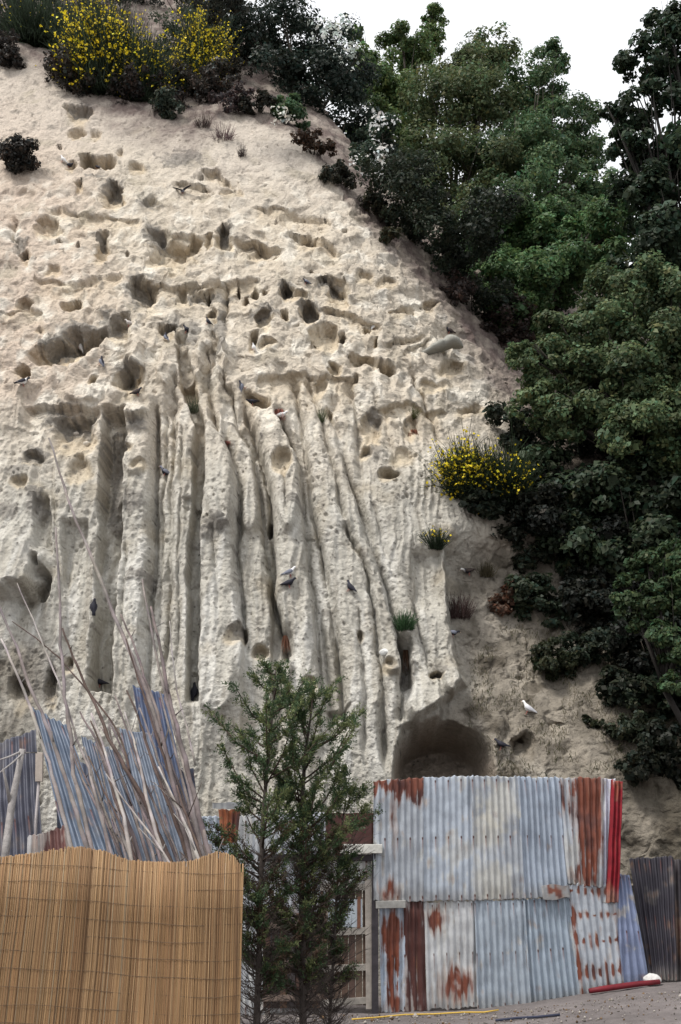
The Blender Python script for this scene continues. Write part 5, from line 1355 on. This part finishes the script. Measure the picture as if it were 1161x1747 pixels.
# ------------------------------------------------------------------ reed mat
def reed_mat():
    root = tag(empty("reed_mat", (-1.5, 7.0, 0)), "golden brown reed screen with a wavy top, standing at lower left", "reed fence")
    mb = MB()
    x1 = P(411, 1600, 7.0).x
    xs = np.arange(-4.6, x1, 0.0066)
    rr = np.random.default_rng(51)
    topu = [-900, -300, 0, 60, 130, 180, 220, 290, 330, 375, 398, 412]
    topv = [1468, 1450, 1462, 1455, 1443, 1452, 1467, 1471, 1469, 1452, 1458, 1474]
    def my(x): return 7.0 + 0.035 * math.sin(x * 3.1 + .6) + 0.010 * math.sin(x * 7.3) + 0.05 * max(0, (x - x1 + .18) / .18) ** 2
    pal = 0.72 * np.array([[.36, .205, .09], [.42, .255, .12], [.30, .155, .07], [.46, .30, .16], [.22, .11, .05], [.38, .235, .12]])
    for i, x in enumerate(xs):
        t = P(580.5, 1460, 7.0)
        u = 580.5 + x * FPX / (7.0 * CP + 0.1)
        zt = P(u, np.interp(u, topu, topv), 7.0).z + rr.normal(0, .0035) - (rr.uniform(.01, .05) if rr.random() < .05 else 0)
        y = my(x) + rr.normal(0, .0022)
        w = rr.uniform(.0028, .0042)
        lean = rr.normal(0, .004)
        pts = []
        for k in range(6):
            z = zt * (1 - k / 5)
            pts.append((x + lean * (k / 5 - .5) + 0.003 * math.sin(z * 4 + x * 2) - 0.0 * z, y + 0.012 * math.sin(z * 3.3 + x * 1.9) + 0.006 * math.sin(z * 9 + x * 5), z))
        c = pal[rr.integers(0, 6)] * rr.uniform(.82, 1.18) * .55 + np.array([.28, .18, .095]) * .42
        if rr.random() < .07: c = np.array([.25, .185, .115]) * rr.uniform(.8, 1.1)
        c = c * (1 + .14 * float(perlin(np.array([x * 6.0]), np.array([1.5]))[0]))
        mb.tube(pts, w, 5, c)
        m = 6
        shade = np.array([rr.uniform(.8, 1.18) for _ in range(m)])
        mb.c[-1] = np.repeat(np.array([c * s for s in shade]), 5, 0)
        mb.tube([(p[0] + .0033, p[1] + .007, p[2] - .004) for p in pts], w, 5, c * .85)
    mb.build("reeds", M_REED, root)
    for z in np.arange(0.06, 1.66, 0.105):
        w = MB()
        ph = rr.uniform(0, 6)
        pts = []
        for x in np.arange(-4.6, x1 + .01, 0.03):
            zz = z + 0.03 * math.sin(x * 2.3 + .4) + 0.004 * math.sin(x * 11 + ph)
            pts.append((x, my(x) - 0.0055 + 0.012 * math.sin(zz * 3.3 + x * 1.9) + 0.006 * math.sin(zz * 9 + x * 5), zz))
        w.tube(pts, .0014, 4, (0.10, 0.065, 0.04))
        w.build("binding_wire", M_WIRE, root)
    p = MB()
    p.tube([(x1 - .03, 7.06, 0), (x1 - .03, 7.06, 1.6)], .02, 8, (.2, .15, .1)); p.build("post", M_WOOD, root)
    p = MB()
    p.tube([(-2.6, 7.12, 0), (-2.6, 7.12, 1.55)], .02, 8, (.2, .15, .1)); p.build("post", M_WOOD, root)
reed_mat()

# ------------------------------------------------------------------ young cypresses before the shed
def cypress(label, trunk, Y, seed, r0=.04, lvl=(1150, 1500), density=1.0, dead=True, reach=112):
    rd = random.Random(seed); r = np.random.default_rng(seed)
    pts = [P(u, v, Y) for u, v in trunk]
    g = Vector((pts[0].x, pts[0].y, -0.02))
    pts = [g] + pts
    root = tag(empty("cypress_sapling", g), label, "tree", "young conifers before the shed")
    n = len(pts)
    mb = MB()
    mb.tube(pts, [r0 * (1 - .93 * i / (n - 1)) for i in range(n)], 8, (0.055, 0.045, 0.04))
    us = [p[0] for p in trunk]; vs = [p[1] for p in trunk]
    def tp(v): return P(float(np.interp(v, vs[::-1], us[::-1])), v, Y)
    top, bot = vs[-1], 1760
    sprays = []
    nb = int(72 * density)
    for k in range(nb):
        v = top + 14 + (1690 - top) * ((k + .5) / nb) ** 0.9
        f = (v - top) / (1600 - top)
        a = tp(v)
        L = (0.10 + (reach / 168.0) * (min(f * 2.4, 1.0) ** .8) * (1 - .7 * max(0, f - .45))) * rd.uniform(.3, 1.25)
        th = rd.uniform(0, 2 * math.pi)
        d = Vector((math.cos(th), math.sin(th) * .8, rd.uniform(.45, 1.0))).normalized()
        b1 = a + d * L * .5 + Vector((0, 0, -.03)); e = a + d * L * rd.uniform(.8, 1.05) + Vector((0, 0, L * rd.uniform(.0, .2)))
        mb.tube([a, b1, e], [r0 * .3 * (1 - .5 * (1 - f)), r0 * .18, .003], 5, (0.07, 0.05, 0.04))
        for j in range(int(9 + 18 * L)):
            s = rd.uniform(.05, 1.0) ** .6
            q = (a.lerp(b1, s * 2) if s < .5 else b1.lerp(e, s * 2 - 1))
            dd = (d + Vector((rd.gauss(0, .55), rd.gauss(0, .55), rd.gauss(.15, .4)))).normalized()
            sprays.append((q, dd, rd.uniform(.07, .17), f))
    V, C_ = [], []
    for q, dd, L, f in sprays:
        m = 26
        s = r.uniform(0, 1, m)
        base = np.array(q)[None] + np.array(dd)[None] * (s * L)[:, None] + r.normal(0, .010, (m, 3))
        od = np.array(dd)[None] * .8 + r.normal(0, .55, (m, 3)); od /= np.linalg.norm(od, axis=1)[:, None]
        l = (.045 * r.uniform(.6, 1.3, m) * (1.1 - .5 * s))[:, None]
        sd = np.cross(od, r.normal(size=(m, 3))); sd /= np.linalg.norm(sd, axis=1)[:, None]
        w = .0055
        V.append(np.stack([base - sd * w * .5, base + od * l * .5 - sd * w, base + od * l, base + od * l * .5 + sd * w], 1))
        green = np.array([0.055, 0.09, 0.042]) if rd.random() < .6 else np.array([0.14, 0.165, 0.07])
        if f > .72 and rd.random() < .3: green = np.array([0.07, 0.045, 0.03])
        C_.append(np.repeat(green[None] * np.exp(.3 * r.normal(size=(m, 1))), 4, 0))
    V = np.concatenate(V).reshape(-1, 3); C_ = np.concatenate(C_)
    mesh_np("crown", V, np.arange(len(V)).reshape(-1, 4), np.clip(C_, .004, .5), M_LEAF, root, smooth=False)
    mb.build("trunk", M_BARK, root)
    if dead:     # bare drooping twigs of the lower trunk
        tw = MB()
        for k in range(260):
            v = rd.uniform(1450, 1770)
            a = tp(min(v, vs[0] - 1)); th = rd.uniform(0, 2 * math.pi); L = rd.uniform(.12, .42)
            d = Vector((math.cos(th), math.sin(th), rd.uniform(.2, 1.1))).normalized()
            e = a + d * L
            tw.tube([a, a.lerp(e, .5) + Vector((0, 0, -.02)), e], [.005, .0035, .0015], 4, (0.075, 0.06, 0.055), False)
            for j in range(3):
                q = a.lerp(e, rd.uniform(.3, .9)); d2 = (d + Vector((rd.gauss(0, .6), rd.gauss(0, .6), rd.gauss(.2, .4)))).normalized()
                tw.tube([q, q + d2 * L * rd.uniform(.3, .6)], [.0025, .001], 3, (0.085, 0.07, 0.06), False)
        tw.build("dead_twigs", M_BARK, root)
    return root
cypress("young conifer with the tallest pointed leader, its trunk close to the mat", [(436, 1780), (441, 1640), (448, 1400), (458, 1280), (466, 1200), (471, 1130)], 10.0, 71, .042)
cypress("young conifer standing right of the taller one, with a forked feathery top", [(517, 1780), (515, 1560), (514, 1380), (520, 1290), (530, 1220), (538, 1160)], 10.3, 72, .045, density=1.1, reach=112)
cypress("short thin conifer shoot nearest the door", [(560, 1780), (570, 1600), (578, 1450), (588, 1370), (600, 1300)], 10.6, 73, .022, density=.55, dead=True, reach=45)
